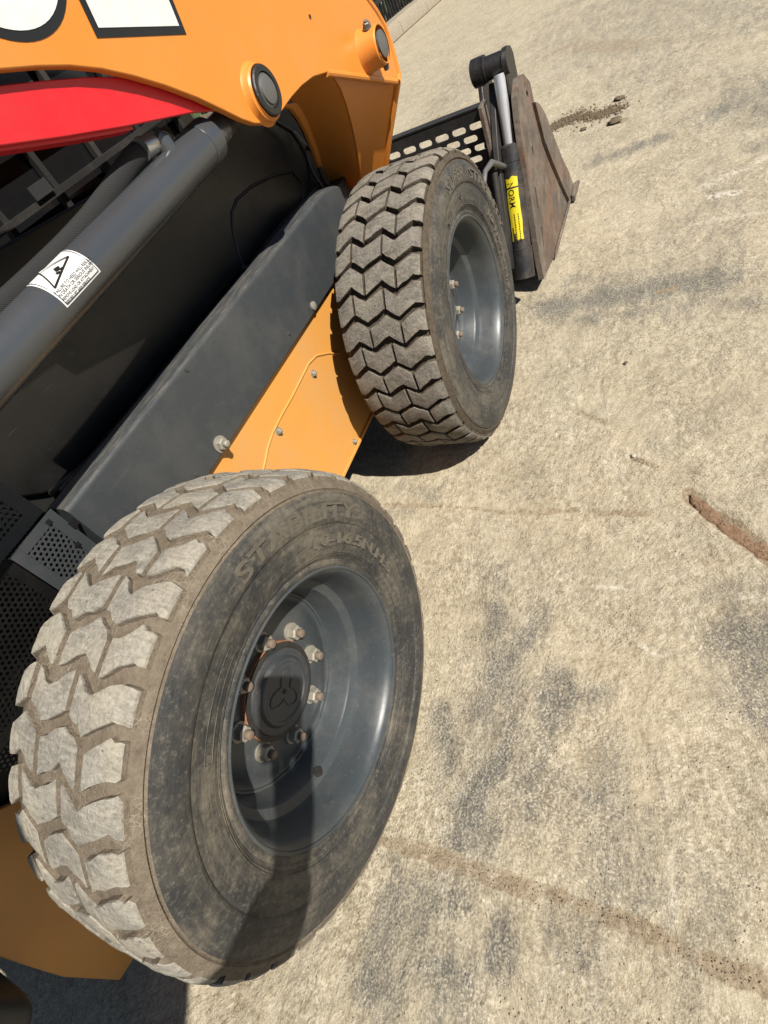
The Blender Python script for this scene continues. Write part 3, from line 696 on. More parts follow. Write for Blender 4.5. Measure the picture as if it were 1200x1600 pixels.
# ---------------------------------------------------------------- lift cylinder, hose
cylA, cylB = U(0, 565, .228), U(326, 219, .228)
ax = (cylB - cylA).normalized(); cyl0 = cylA - ax * .45; cr_ = .0345
m = MB().tube([cyl0, cylB - ax * .035], cr_, 48); lc = m.obj('lift_cylinder', 'cylinder', loader, 40); lc['label'] = 'grey hydraulic lift cylinder with white warning label'
MB().tube([cylB - ax * .0355, cylB - ax * .033, cylB - ax * .002, cylB + ax * .002], [cr_ + .0005, cr_ + .0018, cr_ + .0018, cr_ - .003], 48).obj('gland_ring', 'cylinder', lc, 30)
boss = U(416, 142, .215)
MB().tube([cylB, cylB + ax * .045], .024, 24).obj('piston_rod', 'cylinder', lc)
MB().tube([cylB + ax * .04, boss + Vector((-.03, .06, 0))], [.024, .020], 24).obj('rod_end', 'black', lc)
side = (CAMP - cylB).normalized(); upv = (Vector((0, 0, 1)) - ax * ax.z).normalized()
# port boss, elbow, hose
pb = cylB - ax * .105 + upv * .035
MB().tube([pb - upv * .01, pb + upv * .012, pb + upv * .022 - ax * .006], [.017, .016, .012], 16).obj('port_boss', 'cylinder', lc)
e0 = U(262, 212, .235); h0 = U(236, 226, .235)
MB().tube([pb + upv * .018, e0, h0], [.012, .012, .012], 12).obj('hose_elbow', 'black', lc)
dirh = (h0 - e0).normalized()
hexbolt('hose_nut', e0.lerp(h0, .3), dirh, .015, .020, 'bright', lc, 0, None, 0)
MB().tube([e0.lerp(h0, .9), h0 + dirh * .026], [.0155, .0165], 20).obj('hose_ferrule', 'bright', lc, 30)
HP = [U(229, 236, .245), U(205, 262, .245), U(182, 300, .245), U(150, 345, .245), U(110, 390, .245), U(60, 440, .245), U(0, 497, .245), U(-90, 575, .245)]
hp = []
for i in range(len(HP) - 1):
    for k in range(6): hp.append(HP[i].lerp(HP[i + 1], k / 6))
for _ in range(4): hp = [hp[0]] + [(hp[i - 1] + hp[i] * 2 + hp[i + 1]) / 4 for i in range(1, len(hp) - 1)] + [hp[-1]]
hp = [p + upv * .005 for p in hp]
MB().tube(hp, .0172, 20).obj('hydraulic_hose', 'hose', loader)
# warning label wrapped on the tube
def wrap(u, v, lift=.0006, uo=0., vo=0.):       # u along axis (m), v around (rad)
    w = ax.cross(upv).normalized()
    if w.y > 0: w = -w
    p = LBL + ax * u
    return p + (upv * math.cos(v) + w * math.sin(v)) * (cr_ + lift)
t_ = (U(117, 437, .195) - cyl0).dot(ax); LBL = cyl0 + ax * t_
def label_patch(name, u0, u1, v0, v1, mat, lift, par):
    v, f = [], []; nu, nv = 2, 14
    for i in range(nu + 1):
        for j in range(nv + 1): v.append(wrap(u0 + (u1 - u0) * i / nu, v0 + (v1 - v0) * j / nv, lift))
    for i in range(nu):
        for j in range(nv): f.append((i * (nv + 1) + j, (i + 1) * (nv + 1) + j, (i + 1) * (nv + 1) + j + 1, i * (nv + 1) + j + 1))
    return MB().add(v, f).obj(name, mat, par, 60, recalc=False)
V0, V1, UW = -.45, 1.72, .040
lab = label_patch('warning_label', -UW, UW, V0, V1, 'white', .0005, lc)
def frame_line(u0, v0, u1, v1, th, nm='label_line', lift=.0010):
    n = 10; pts = [wrap(u0 + (u1 - u0) * i / n, v0 + (v1 - v0) * i / n, lift) for i in range(n + 1)]
    return MB().tube(pts, th, 5).obj(nm, 'ink', lab if False else lc)
b = .003; bv = b / cr_
for q in ((-UW + b, V0 + bv, UW - b, V0 + bv), (-UW + b, V1 - bv, UW - b, V1 - bv), (-UW + b, V0 + bv, -UW + b, V1 - bv), (UW - b, V0 + bv, UW - b, V1 - bv)): frame_line(*q, .00055)
tri = [(-.027, .35), (.020, .62), (.002, 1.05)]
tri = [(-.030, 1.02), (-.014, .05), (.027, .58)]
for i in range(3): frame_line(*tri[i], *tri[(i + 1) % 3], .0013)
for (u, v, s) in ((.0, .55, .004), (-.006, .72, .003), (.003, .70, .003), (-.002, .62, .0035)):
    MB().tube([wrap(u - s, v, .001), wrap(u + s, v + .05, .001)], .0016, 6).obj('label_pictogram', 'ink', lc)
def wrap_text(body, size, u, v, nm='label_text'):
    def xf(co, w): return wrap(u + co.x, v - co.y / cr_, .0009 + co.z)
    link(nm, text_mesh(body, size, .0001, xf, 'ink', nm), lc)
for i, s in enumerate(('FAILURE TO HEED WILL RESULT', 'IN DEATH OR SERIOUS INJURY', 'REMOVE LOAD OR ATTACHMENT', 'BEFORE LIFT ARM SERVICE')):
    wrap_text(s, .0056 if i < 2 else .0047, -.037, 1.20 + .145 * i)
for i in range(5): frame_line(.034 - .0055 * i, -.36 + .02 * i, .0335 - .0055 * i, -.06 - .02 * i, .0006)

# ---------------------------------------------------------------- red arm lock strut
RY = .1965
top = [(-120, 150), (0, 133), (60, 126), (130, 120), (200, 119), (260, 125), (320, 148), (352, 172)]
bot = [(345, 172), (300, 176), (200, 197), (100, 214), (0, 228), (-120, 246)]
MB().prism(poly_y(top + bot, RY), (0, .006, 0)).obj('arm_lock_strut', 'red', loader, 35, .0015)
mm = MB(); pts = poly_y([(-120, 246), (0, 228), (60, 220), (120, 211), (170, 203), (210, 195)], RY)
mm.add([p + Vector((0, .0065, .002)) for p in pts] + [p + Vector((0, .030, .002)) for p in pts] + [p + Vector((0, .0065, -.004)) for p in pts] + [p + Vector((0, .030, -.004)) for p in pts],
       [(i, i + 1, i + 7, i + 6) for i in range(5)] + [(i + 12, i + 18, i + 19, i + 13) for i in range(5)] + [(i, i + 12, i + 13, i + 1) for i in range(5)] + [(i + 6, i + 7, i + 19, i + 18) for i in range(5)])
mm.obj('strut_flange', 'red', loader)

# ---------------------------------------------------------------- lift arm
AY = .18
low = [(-160, 135), (-80, 118), (0, 109), (60, 104), (110, 103), (160, 108), (210, 119), (260, 134), (310, 153), (350, 172), (378, 186), (398, 193), (415, 193), (430, 186), (442, 172), (456, 152), (472, 134), (490, 120), (512, 113)]
lip0, lip1 = U(512, 113, AY), U(621, 127, AY)
rt = [(621, 127), (622, 116), (612, 78), (600, 42), (586, 18), (573, 0), (545, -45)]
P = poly_y(low + rt, AY) + [Vector((1.30, AY, 1.24)), Vector((.9, AY, 1.36)), Vector((.2, AY, 1.50)), Vector((-.5, AY, 1.60)), Vector((-.5, AY, 1.32))]
arm = MB().prism(P, (0, .014, 0)).obj('lift_arm', 'orange', loader, 35, .002); arm['label'] = 'orange lift arm plate with white letters and pin bosses'
Q = [Vector((p.x - .02, AY + .0145, p.z + .13)) for p in poly_y(low[:-6], AY)] + [Vector((1.15, AY + .0145, 1.08)), Vector((1.50, AY + .0145, .98)), Vector((1.44, AY + .0145, 1.10)), Vector((1.20, AY + .0145, 1.24)), Vector((.8, AY + .0145, 1.34)), Vector((-.5, AY + .0145, 1.56))]
MB().prism(Q, (0, .15, 0)).obj('arm_box', 'orange', arm, 35, .003)
# slanted inward leg
s0, s1, s2 = lip0 + Vector((0, .013, .012)), lip1 + Vector((0, .013, .012)), U(600, 268, AY + .15)
sn = (s1 - s0).cross(s2 - s0).normalized()
out = [(500, 113), (521, 120), (532, 138), (541, 162), (550, 195), (557, 228), (562, 262), (567, 300), (572, 340), (596, 340), (598, 290), (601, 262), (608, 205), (615, 160), (620, 127), (560, 108)]
S = [UPL(a, b, s0, sn) for a, b in out]
off = sn * (.010 if sn.y > 0 else -.010)
MB().prism(S, off).obj('arm_leg', 'orange', arm, 35, .002)
edge = [UPL(a, b, s0, sn) for a, b in out[0:9]]
v = [p + off * .5 for p in edge] + [p + Vector((.005, .13, -.005)) for p in edge]; n = len(edge)
MB().prism([], (0, 0, 0)) if False else None
v2 = v + [p + Vector((.008, 0, 0)) for p in v]
MB().add(v2, [(i, i + 1, n + i + 1, n + i) for i in range(n - 1)] + [(2 * n + i, 3 * n + i, 3 * n + i + 1, 2 * n + i + 1) for i in range(n - 1)] + [(n + i, n + i + 1, 3 * n + i + 1, 3 * n + i) for i in range(n - 1)]).obj('leg_rear_plate', 'orange', arm, 40)
inner = [UPL(a, b, s0, sn) + Vector((0, .135, -.02)) for a, b in out]
MB().prism(inner, (0, .012, 0)).obj('leg_inner_plate', 'orange', arm, 35, .002)
MB().tube([UPL(a, b, s0, sn) for a, b in ((620, 128), (615, 160), (608, 205), (601, 262), (598, 300))], .012, 12).obj('leg_front_edge', 'orange', arm)
MB().tube([U(a, b, AY + .007) for a, b in ((621, 128), (622, 116), (612, 78), (600, 42), (586, 18), (573, 0), (545, -45))], .009, 10).obj('nose_edge', 'orange', arm)
MB().tube([lip0 + Vector((0, .004, 0)), lip1 + Vector((0, .004, 0))], .0075, 10).obj('weld_lip', 'orange', arm)
# pin bosses
def boss_(px, py, yo, r_out, r_pin, name):
    c = U(px, py, yo); L = AY - yo
    MB().lathe([(L + .002, r_out + .006), (L * .82, r_out + .002), (L * .25, r_out), (.004, r_out - .001), (0, r_out - .005), (-.0005, r_pin + .012)], c, 48).obj(name, 'orange', arm, 35)
    return c
c = boss_(416, 142, AY - .016, .0455, .030, 'pin_boss')
MB().lathe([(.004, .0395), (-.004, .0395), (-.006, .0375), (-.006, .0285), (.004, .028)], c, 40).obj('seal_ring', 'greasy', arm, 30)
MB().lathe([(.004, .0275), (-.003, .0275), (-.004, .026), (-.004, .023), (-.0075, .022), (-.0085, .020), (-.0085, .0)], c, 40).obj('pivot_pin', 'pin', arm, 30)
c2 = boss_(598, 68, AY - .05, .041, .026, 'pin_boss')
MB().lathe([(.003, .027), (-.0015, .027), (-.0025, .025), (-.0025, 0)], c2, 36).obj('pivot_pin', 'pin', arm, 30)
hexbolt('grease_nipple', c2 + Vector((-.012, .02, .040)), (-.2, -.2, .9), .009, .012, 'pin', arm, .004, 'rustbolt', 1.2)
hexbolt('grease_nipple', c2 + Vector((.006, .012, -.041)), (.1, 0, -1), .007, .010, 'rustbolt', arm, 0, None, 1.2)
p = U(484, 26, AY); MB().tube([p, p + NY * .0012], .004, 10).obj('drain_hole', 'ink', arm)
# white lettering on the arm, black outlined
E0, E1 = U(153, 44, AY), U(279, 41, AY)
ba = (E1 - E0); EW = ba.length; ba.normalize(); bu = Vector((-ba.z, 0, ba.x))
def strokes(name, polys, xo):
    def mk(pl, grow, lift, mat):
        for pts, w, closed in pl:
            m = MB(); pts = [Vector(p) for p in pts]; n = len(pts); L, R_ = [], []
            for i in range(n):
                t = (pts[min(i + 1, n - 1)] - pts[max(i - 1, 0)]).normalized(); q = Vector((-t.y, t.x))
                e = t * grow * (1 if i == n - 1 else -1 if i == 0 else 0)
                L.append(pts[i] + e + q * (w / 2 + grow)); R_.append(pts[i] + e - q * (w / 2 + grow))
            W3 = lambda p: E0 + ba * (xo + p.x) + bu * p.y + NY * lift
            m.add([W3(p) for p in L + R_], [(i, i + 1, n + i + 1, n + i) for i in range(n - 1)])
            m.obj(name if mat == 'white' else 'letter_outline', mat, arm, 0)
    mk(polys, .0105, .0008, 'ink'); mk(polys, 0, .0016, 'white')
H = .30; w = .075
strokes('letter', [([(EW * .5, .0), (EW * .5, H)], EW, False)], 0) if False else None
strokes('letter', [([(0, .034), (EW, .034)], .068, False), ([(.034, .0685), (.034, .2315)], .068, False), ([(.0685, .15), (EW * .9, .15)], .056, False), ([(0, .266), (EW, .266)], .068, False)], 0)
arcp = []
for i in range(0, 49): a = math.radians(-200 + 290 * i / 48); arcp.append((.068 * math.cos(a), .090 + .056 * math.sin(a)))
arcp2 = [(p[0], p[1]) for p in arcp]
up2 = [(-x, .30 - y) for x, y in arcp]
strokes('letter', [(arcp2 + up2[::-1][1:], .070, False)], -.122)
# small tag at the top edge of the arm
MB().box((0, 0, 0), (.03, .0012, .016)).obj('small_tag', 'white', arm, 0).location = U(492, -2, AY) + NY * .0018

# ---------------------------------------------------------------- cab side screen behind the arm
gy = .62
cabm = MB().box((-.5, gy + .02, .985), (1.25, 1.25, 2.0)); cab = cabm.obj('cab_body', 'glassdark', loader, 35, .02)
for i in range(9):
    x = -.05 + .15 * i; MB().box((x, gy, .99), (x + .014, gy + .014, 1.75)).obj('screen_bar', 'black', cab)
for z in (1.06, 1.16, 1.26, 1.36, 1.5): MB().box((-.2, gy - .0145, z), (1.22, gy - .0005, z + .012)).obj('screen_bar', 'black', cab)
for i in range(8):
    for j, z in enumerate((1.075, 1.175, 1.275)):
        if random.random() < .5: MB().box((-.034 + .15 * i, gy + .012, z), (.083 + .15 * i, gy + .0185, z + .082)).obj('window_pane', 'greypane', cab)
MB().box((U(58, 315, gy - .02).x, gy - .022, U(58, 315, gy - .02).z), (U(58, 315, gy - .02).x + .05, gy - .020, U(58, 315, gy - .02).z + .025)).obj('cab_label', 'greypane', cab, 0)

# ================================================================== FRONT ATTACHMENT: clam bucket
bucket = empty('clamshell_bucket', tuple(G(868, 405)))
tag(bucket, 'rusty clamshell bucket attachment with black cylinder, lying ahead of the front wheel', 'bucket')
B0 = bucket.location.copy()
def bl(o): 
    o.location = -B0; return o
BY = -.02
def plate_holes(name, outline, holes, y, th, mat, parent):
    """plate in the x-z plane, front face towards -y at y"""
    me = curve_mesh([outline] + holes, th / 2, mat, name, lambda c: Vector((c.x, y + th / 2 + c.z, c.y)), .0)
    return link(name, me, parent)
def xz(pts, y): return [(U(a, b, y).x, U(a, b, y).z) for a, b in pts]
main = xz([(850, 436), (868, 404), (880, 368), (888, 318), (874, 286), (858, 246), (845, 208), (838, 180), (833, 150), (828, 128), (818, 115), (811, 120), (808, 150), (811, 180), (816, 220), (828, 300), (843, 400)], BY)
main = [(x, max(z, .004)) for x, z in main]
slots = []
for a0, b0, a1, b1 in ((836, 292, 841, 328), (846, 353, 850, 388), (831, 228, 834, 246), (822, 143, 826, 152)):
    p, q = U(a0, b0, BY), U(a1, b1, BY); dx, dz = q.x - p.x, q.z - p.z
    slots.append(stadium((p.x + q.x) / 2, (p.z + q.z) / 2, math.hypot(dx, dz), .021, 5, math.atan2(dz, dx)))
bl(plate_holes('side_plate', main, slots, BY, .020, 'rust', bucket))
fr = xz([(833, 162), (840, 165), (850, 182), (862, 214), (876, 250), (886, 270), (893, 290), (891, 303), (887, 314), (880, 300), (862, 258), (848, 222)], BY - .006)
fr = [(x + .012, max(z, .005)) for x, z in fr]
bl(plate_holes('front_blade_plate', fr, [], BY - .012, .024, 'rust', bucket))
# wear shoe on the ground and cutting edge corner
m = MB(); a_, b_ = U(868, 404, BY), U(889, 318, BY)
m.prism([(a_.x - .03, BY - .010, .006), (b_.x + .06, BY - .010, .006), (b_.x + .05, BY - .010, .022), (a_.x, BY - .010, .022)], (0, .009, 0)); bl(m.obj('wear_strip', 'rust', bucket, 35, .003))
t0 = U(893, 290, BY); MB().prism([(t0.x - .03, BY - .035, .004), (t0.x + .09, BY - .03, .004), (t0.x + .02, BY - .03, .05)], (0, .09, 0)); 
m = MB().prism([(t0.x - .12, BY - .028, .004), (t0.x + .07, BY - .028, .004), (t0.x + .065, BY - .028, .018), (t0.x - .02, BY - .028, .045), (t0.x - .12, BY - .028, .030)], (0, .015, 0)); bl(m.obj('edge_corner', 'rust', bucket, 35, .002))
# body of the bucket: floor, curved back, inner side plate
xr = min(x for x, z in main)
bw = 1.75
bp = [(2.45, .006), (2.10, .008), (1.90, .06), (1.87, .20), (1.885, .38), (1.895, .465)]
v = [(x, BY + .0205, z) for x, z in bp] + [(x, BY + bw, z) for x, z in bp]
v += [(x + .012, y, z + .010) for x, y, z in v]
n = 6
fsb = [(i, i + 1, n + i + 1, n + i) for i in range(n - 1)] + [(2 * n + i, 3 * n + i, 3 * n + i + 1, 2 * n + i + 1) for i in range(n - 1)] + [(0, n, 3 * n, 2 * n), (n - 1, 3 * n - 1, 4 * n - 1, 2 * n - 1)] + [(i, 2 * n + i, 2 * n + i + 1, i + 1) for i in range(n - 1)] + [(n + i, n + i + 1, 3 * n + i + 1, 3 * n + i) for i in range(n - 1)]
bl(MB().add(v, fsb).obj('bucket_shell', 'black', bucket, 35))
# hydraulic cylinder standing behind the plate
KY = .030
c0, c1, r0_, r1_ = U(820, 434, KY), U(796, 226, KY), U(791, 223, KY), U(779, 116, KY)
kd = (c1 - c0).normalized(); pr = .0350
m = MB().tube([c0, c0 + kd * .10, c0 + kd * .101, c1 - kd * .055, c1 - kd * .054, c1 - kd * .006, c1], [pr + .003, pr + .003, pr, pr, pr + .002, pr + .002, pr - .004], 40)
bc = bl(m.obj('bucket_cylinder', 'bcyl', bucket, 30)); bc['label'] = 'black hydraulic cylinder with yellow label'
m = MB()
for t in (.097, .30, .40): m.tube([c0 + kd * (.10 if t < .1 else t), c0 + kd * ((.10 if t < .1 else t) + .005)], pr + (.0042 if t < .1 else .0012), 40)
bl(m.obj('cylinder_band', 'bcyl', bucket))
bl(MB().tube([c1 - kd * .01, r1_], .0185, 32).obj('chrome_rod', 'chrome', bucket))
# sticker
w1 = ((CAMP - c1) - kd * (CAMP - c1).dot(kd)).normalized(); w2 = kd.cross(w1)
def kw(u, a, lift=.0008): return c0 + kd * u + (w1 * math.cos(a) + w2 * math.sin(a)) * (pr + lift)
ta, tb = (U(813, 372, KY) - c0).dot(kd), (U(800, 277, KY) - c0).dot(kd)
sgn = 1 if (kw(0, .5) - c0).dot(RIGHT) > 0 else -1
v, f = [], []; nu, nv = 10, 8; A0, A1 = -.85 * sgn, .38 * sgn
for i in range(nu + 1):
    for j in range(nv + 1):
        e = random.uniform(-.006, .006) if i in (0, nu) else 0; e2 = random.uniform(-.05, .05) if j in (0, nv) else 0
        v.append(kw(ta + (tb - ta) * i / nu + e, A0 + (A1 - A0) * j / nv + e2))
for i in range(nu):
    for j in range(nv):
        if (i, j) in ((0, 1), (0, 2), (1, 1)): continue
        f.append((i * (nv + 1) + j, (i + 1) * (nv + 1) + j, (i + 1) * (nv + 1) + j + 1, i * (nv + 1) + j + 1))
bl(MB().add(v, f).obj('yellow_label', 'yellow', bucket, 60, recalc=False))
def ktext(body, size, u, a, nm='label_text'):
    def xf(co, w): return kw(u - co.x, a + sgn * (co.y / pr), .0014 + co.z)
    me = text_mesh(body, size, .0002, xf, 'ink', nm, .0002); bl(link(nm, me, bucket))
ktext('NORM', .027, tb - .015, -.62 * sgn)
for k, (s, a) in enumerate((('', .12), ('', -.25))):
    m = MB()
    for i in range(12): 
        u = tb - .115 - .008 * i
        m.tube([kw(u, (a - .06) * sgn, .0012), kw(u - .005, (a - .05 + .02 * (i % 3)) * sgn, .0012)], .0015, 5)
    bl(m.obj('small_print', 'ink', bucket))
# rod-end clevis and pin
hd = U(779, 100, KY)
bl(MB().tube([hd + Vector((0, -.034, 0)), hd + Vector((0, -.018, 0)), hd + Vector((0, -.016, 0)), hd + Vector((0, .040, 0)), hd + Vector((0, .042, 0)), hd + Vector((0, .050, 0))], [.034, .036, .032, .033, .037, .036], 24).obj('rod_eye', 'greasy', bucket, 40))
bl(MB().tube([hd + Vector((0, .051, 0)), hd + Vector((0, .085, 0)), hd + Vector((0, .090, 0))], [.040, .040, .032], 24).obj('pin_head', 'greasy', bucket, 30))
bl(MB().prism([U(a, b, .034) for a, b in ((789, 78), (793, 70), (798, 70), (802, 80), (808, 110), (815, 150), (819, 190), (818, 235), (811, 235), (806, 200), (800, 160), (794, 125))], (0, .018, 0)).obj('clevis_ear', 'greasy', bucket, 35, .004))
bl(MB().prism([U(a, b, .125) for a, b in ((749, 92), (757, 84), (765, 92), (772, 140), (780, 230), (764, 230), (757, 160))], (0, .018, 0)).obj('clevis_ear', 'greasy', bucket, 35, .004))
bl(MB().prism([U(a, b, .055) for a, b in ((772, 128), (785, 128), (800, 220), (822, 420), (800, 420), (778, 230))], (0, .02, 0)).obj('cylinder_guard', 'black', bucket, 35, .003))
# inner guide plate seen edge on, spill guard with slots
gX = 1.90
ip = [(gX - .03, .655), (gX + .03, .66), (gX + .06, .30), (gX - .02, .20)]
bl(MB().prism([(x, .078, z) for x, z in ip], (0, .016, 0)).obj('inner_side_plate', 'rust', bucket, 35, .003))
holes = []
for r, z in enumerate((.602, .5687, .5365, .504)):
    for i in range(26): holes.append(stadium(.118 + .0635 * i + (.031 if r % 2 else 0), z, .051, .0215, 6))
me = curve_mesh([[(.075, .47), (BY + bw, .47), (BY + bw, .652), (.075, .652)]] + holes, .004, 'black', 'spill_guard', lambda c: Vector((gX + c.z, c.x, c.y)))
bl(link('spill_guard', me, bucket))
bl(MB().box((gX - .006, .074, .6485), (gX + .030, BY + bw, .6565)).obj('guard_top_rail', 'black', bucket, 35, .002))
# hose end on the cylinder
hf = U(768, 254, KY + .02)
bl(MB().tube([c1 - kd * .05 + Vector((-.03, .02, 0)), hf, U(758, 268, KY + .03), U(756, 290, KY + .03), U(752, 330, KY + .04)], [.010, .010, .008, .008, .008], 12).obj('hose_fitting', 'pin', bucket))
bl(MB().tube([U(772, 270, KY + .03), U(779, 320, KY + .03), U(790, 380, KY + .03)], .011, 12).obj('bucket_hose', 'black', bucket))
# mounting frame in shade behind, carried by the loader arms
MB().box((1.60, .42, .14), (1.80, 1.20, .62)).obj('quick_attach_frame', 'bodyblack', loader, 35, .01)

# ================================================================== SMALL THINGS ON THE GROUND
def clod(p, s, mat='soil'):
    bm = bmesh.new(); bmesh.ops.create_icosphere(bm, subdivisions=2, radius=1)
    k = random.random() * 50
    for v in bm.verts:
        f = 1 + .45 * noise.noise(v.co * 1.7 + Vector((k, 0, 0))); v.co *= f; v.co.x *= s * random.uniform(.98, 1.02) * 1.2; v.co.y *= s; v.co.z *= s * .22
    me = bpy.data.meshes.new('clod'); bm.to_mesh(me); bm.free(); finish(me, mat, 0)
    me.polygons.foreach_set('use_smooth', [True] * len(me.polygons))
    return me, Vector((p.x, p.y, s * .18))
for px, py, s, lab in ((962, 190, .035, 'largest dark soil clod on the yard beyond the bucket'), (968, 154, .028, 'small dark soil clod farthest right beyond the bucket'), (912, 202, .018, 'small soil clod nearest the rusty bucket plate')):
    me, p = clod(G(px, py), s); o = link('soil_clod', me); o.location = p; tag(o, lab, 'soil clod', 'soil clods beyond the bucket')
me, p = clod(G(990, 712), .006, 'stone'); o = link('pebble', me); o.location = p; tag(o, 'tiny white stone lying on bare concrete right of the front wheel', 'stone')
me, p = clod(G(978, 567), .006, 'soil'); o = link('pebble', me); o.location = p; tag(o, 'tiny dark stone on the concrete near the upper right scuffs', 'stone')
def crumbs(name, label, paths, n, smin, smax, mat):
    m = MB()
    for i in range(n):
        pts, w = random.choice(paths); k = random.randrange(len(pts) - 1); t = random.random()
        x = pts[k][0] + (pts[k + 1][0] - pts[k][0]) * t + random.gauss(0, w); y = pts[k][1] + (pts[k + 1][1] - pts[k][1]) * t + random.gauss(0, w)
        s = random.uniform(smin, smax) ** 1.; vs = []
        for d in ((1, 0, 0), (-1, 0, 0), (0, 1, 0), (0, -1, 0), (0, 0, 1), (0, 0, -.6)):
            vs.append((x + d[0] * s * random.uniform(.6, 1.3), y + d[1] * s * random.uniform(.6, 1.3), -.001 + d[2] * s * random.uniform(.4, .9)))
        m.add(vs, [(0, 2, 4), (2, 1, 4), (1, 3, 4), (3, 0, 4), (2, 0, 5), (1, 2, 5), (3, 1, 5), (0, 3, 5)])
    o = m.obj(name, mat, None, 0, recalc=False); tag(o, label, 'dirt', None, 'stuff')
def dirt_strip(name, label, pts, w, hgt, mat, gaps=0.):
    P_ = [G(*p) for p in pts]; path = []
    for a, b in zip(P_, P_[1:]):
        k = max(2, int((b - a).length / .004))
        path += [a.lerp(b, i / k) for i in range(k)]
    m = MB(); nw = 9; v, f = [], []
    for i, p in enumerate(path):
        t = (path[min(i + 1, len(path) - 1)] - path[max(i - 1, 0)]).normalized(); q = Vector((-t.y, t.x, 0))
        e = noise.noise((p.x * 40, p.y * 40, 3.)) ; e2 = noise.noise((p.x * 40, p.y * 40, 8.)); c_ = noise.noise((p.x * 16, p.y * 16, 5.)) * w * .3
        en = min(1., i / 6, (len(path) - 1 - i) / 6); g_ = 1. if noise.noise((p.x * 25, p.y * 25, 1.)) > gaps - .5 else .3
        wl, wr = w * (1 + .8 * e) * en * g_, w * (1 + .8 * e2) * en * g_
        for j in range(nw):
            s_ = j / (nw - 1) * 2 - 1; o_ = c_ + (s_ * (wl if s_ < 0 else wr)); r_ = p + q * o_
            z = hgt * (1 + 1.2 * noise.noise((r_.x * 120, r_.y * 120, 2.))) - .009 * abs(s_) ** 6 * (1 + .8 * noise.noise((r_.x * 200, r_.y * 200, 6.)))
            v.append((r_.x, r_.y, z - .0062))
    for i in range(len(path) - 1):
        for j in range(nw - 1): f.append((i * nw + j, i * nw + j + 1, (i + 1) * nw + j + 1, (i + 1) * nw + j))
    o = m.add(v, f).obj(name, mat, None, 60); tag(o, label, 'dirt', None, 'stuff')
MT['redsoil'] = m_mud('red_soil', (.17, .098, .056), (.36, .235, .15), False); MT['sand'] = m_mud('sandy_crust', (.24, .185, .12), (.46, .375, .26), False)
dirt_strip('dirt_patch', 'reddish brown strip of packed dirt in a gouge at the right edge', [(1078, 770), (1100, 795), (1130, 815), (1160, 838), (1190, 858), (1215, 875)], .0185, .0009, 'redsoil')
crumbs('dirt_crumbs', 'brown crumbs of dirt along the cracks in the concrete', [(DIRT[0][0], .011), (DIRT[0][0], .006), (DIRT[2][0], .008), (DIRT[3][0], .008)], 600, .0004, .0017, 'sand')
crumbs('soil_crumbs', 'loose dark soil crumbs beyond the rusty bucket plate', [(DIRT[5][0], .05), (DIRT[5][0], .03)], 1500, .0015, .008, 'soil')
crumbs('grit', 'pale grit scattered over the concrete yard', [([(-.4, -.5), (.8, -.2), (2.4, -.5)], .30), ([(-.2, -.2), (.9, .0)], .12)], 2600, .0005, .0014, 'stone')

# ================================================================== THE PHOTOGRAPHER (behind the lens; the arm and phone throw a shadow on the wheel)
MT['skin'] = plain('skin', (.48, .28, .19), .55); MT['jacket'] = plain('navy_cloth', (.030, .036, .055), .85, 0, .2, .4, 200)
MT['trousers'] = plain('grey_cloth', (.07, .07, .075), .9, 0, .2, .4, 200); MT['shoe'] = plain('black_leather', (.02, .018, .016), .5); MT['hair'] = plain('dark_hair', (.015, .011, .008), .6, 0, .4, .8, 200)
def skin_mesh(name, verts, edges, radii, mat, parent, sub=2, root=0):
    me = bpy.data.meshes.new(name); me.from_pydata([tuple(v) for v in verts], edges, [])
    o = bpy.data.objects.new(name, me); COL.objects.link(o)
    o.modifiers.new('skin', 'SKIN').use_smooth_shade = True
    for d_, r in zip(me.skin_vertices[0].data, radii): d_.radius = (r, r) if not isinstance(r, tuple) else r; d_.use_root = False
    me.skin_vertices[0].data[root].use_root = True
    sb = o.modifiers.new('sub', 'SUBSURF'); sb.levels = sub; sb.render_levels = sub
    bpy.context.view_layer.update()
    m2 = bpy.data.meshes.new_from_object(o.evaluated_get(bpy.context.evaluated_depsgraph_get()))
    bpy.data.objects.remove(o); m2.name = name; m2.materials.clear(); finish(m2, mat, 0); m2.polygons.foreach_set('use_smooth', [True] * len(m2.polygons))
    return m2
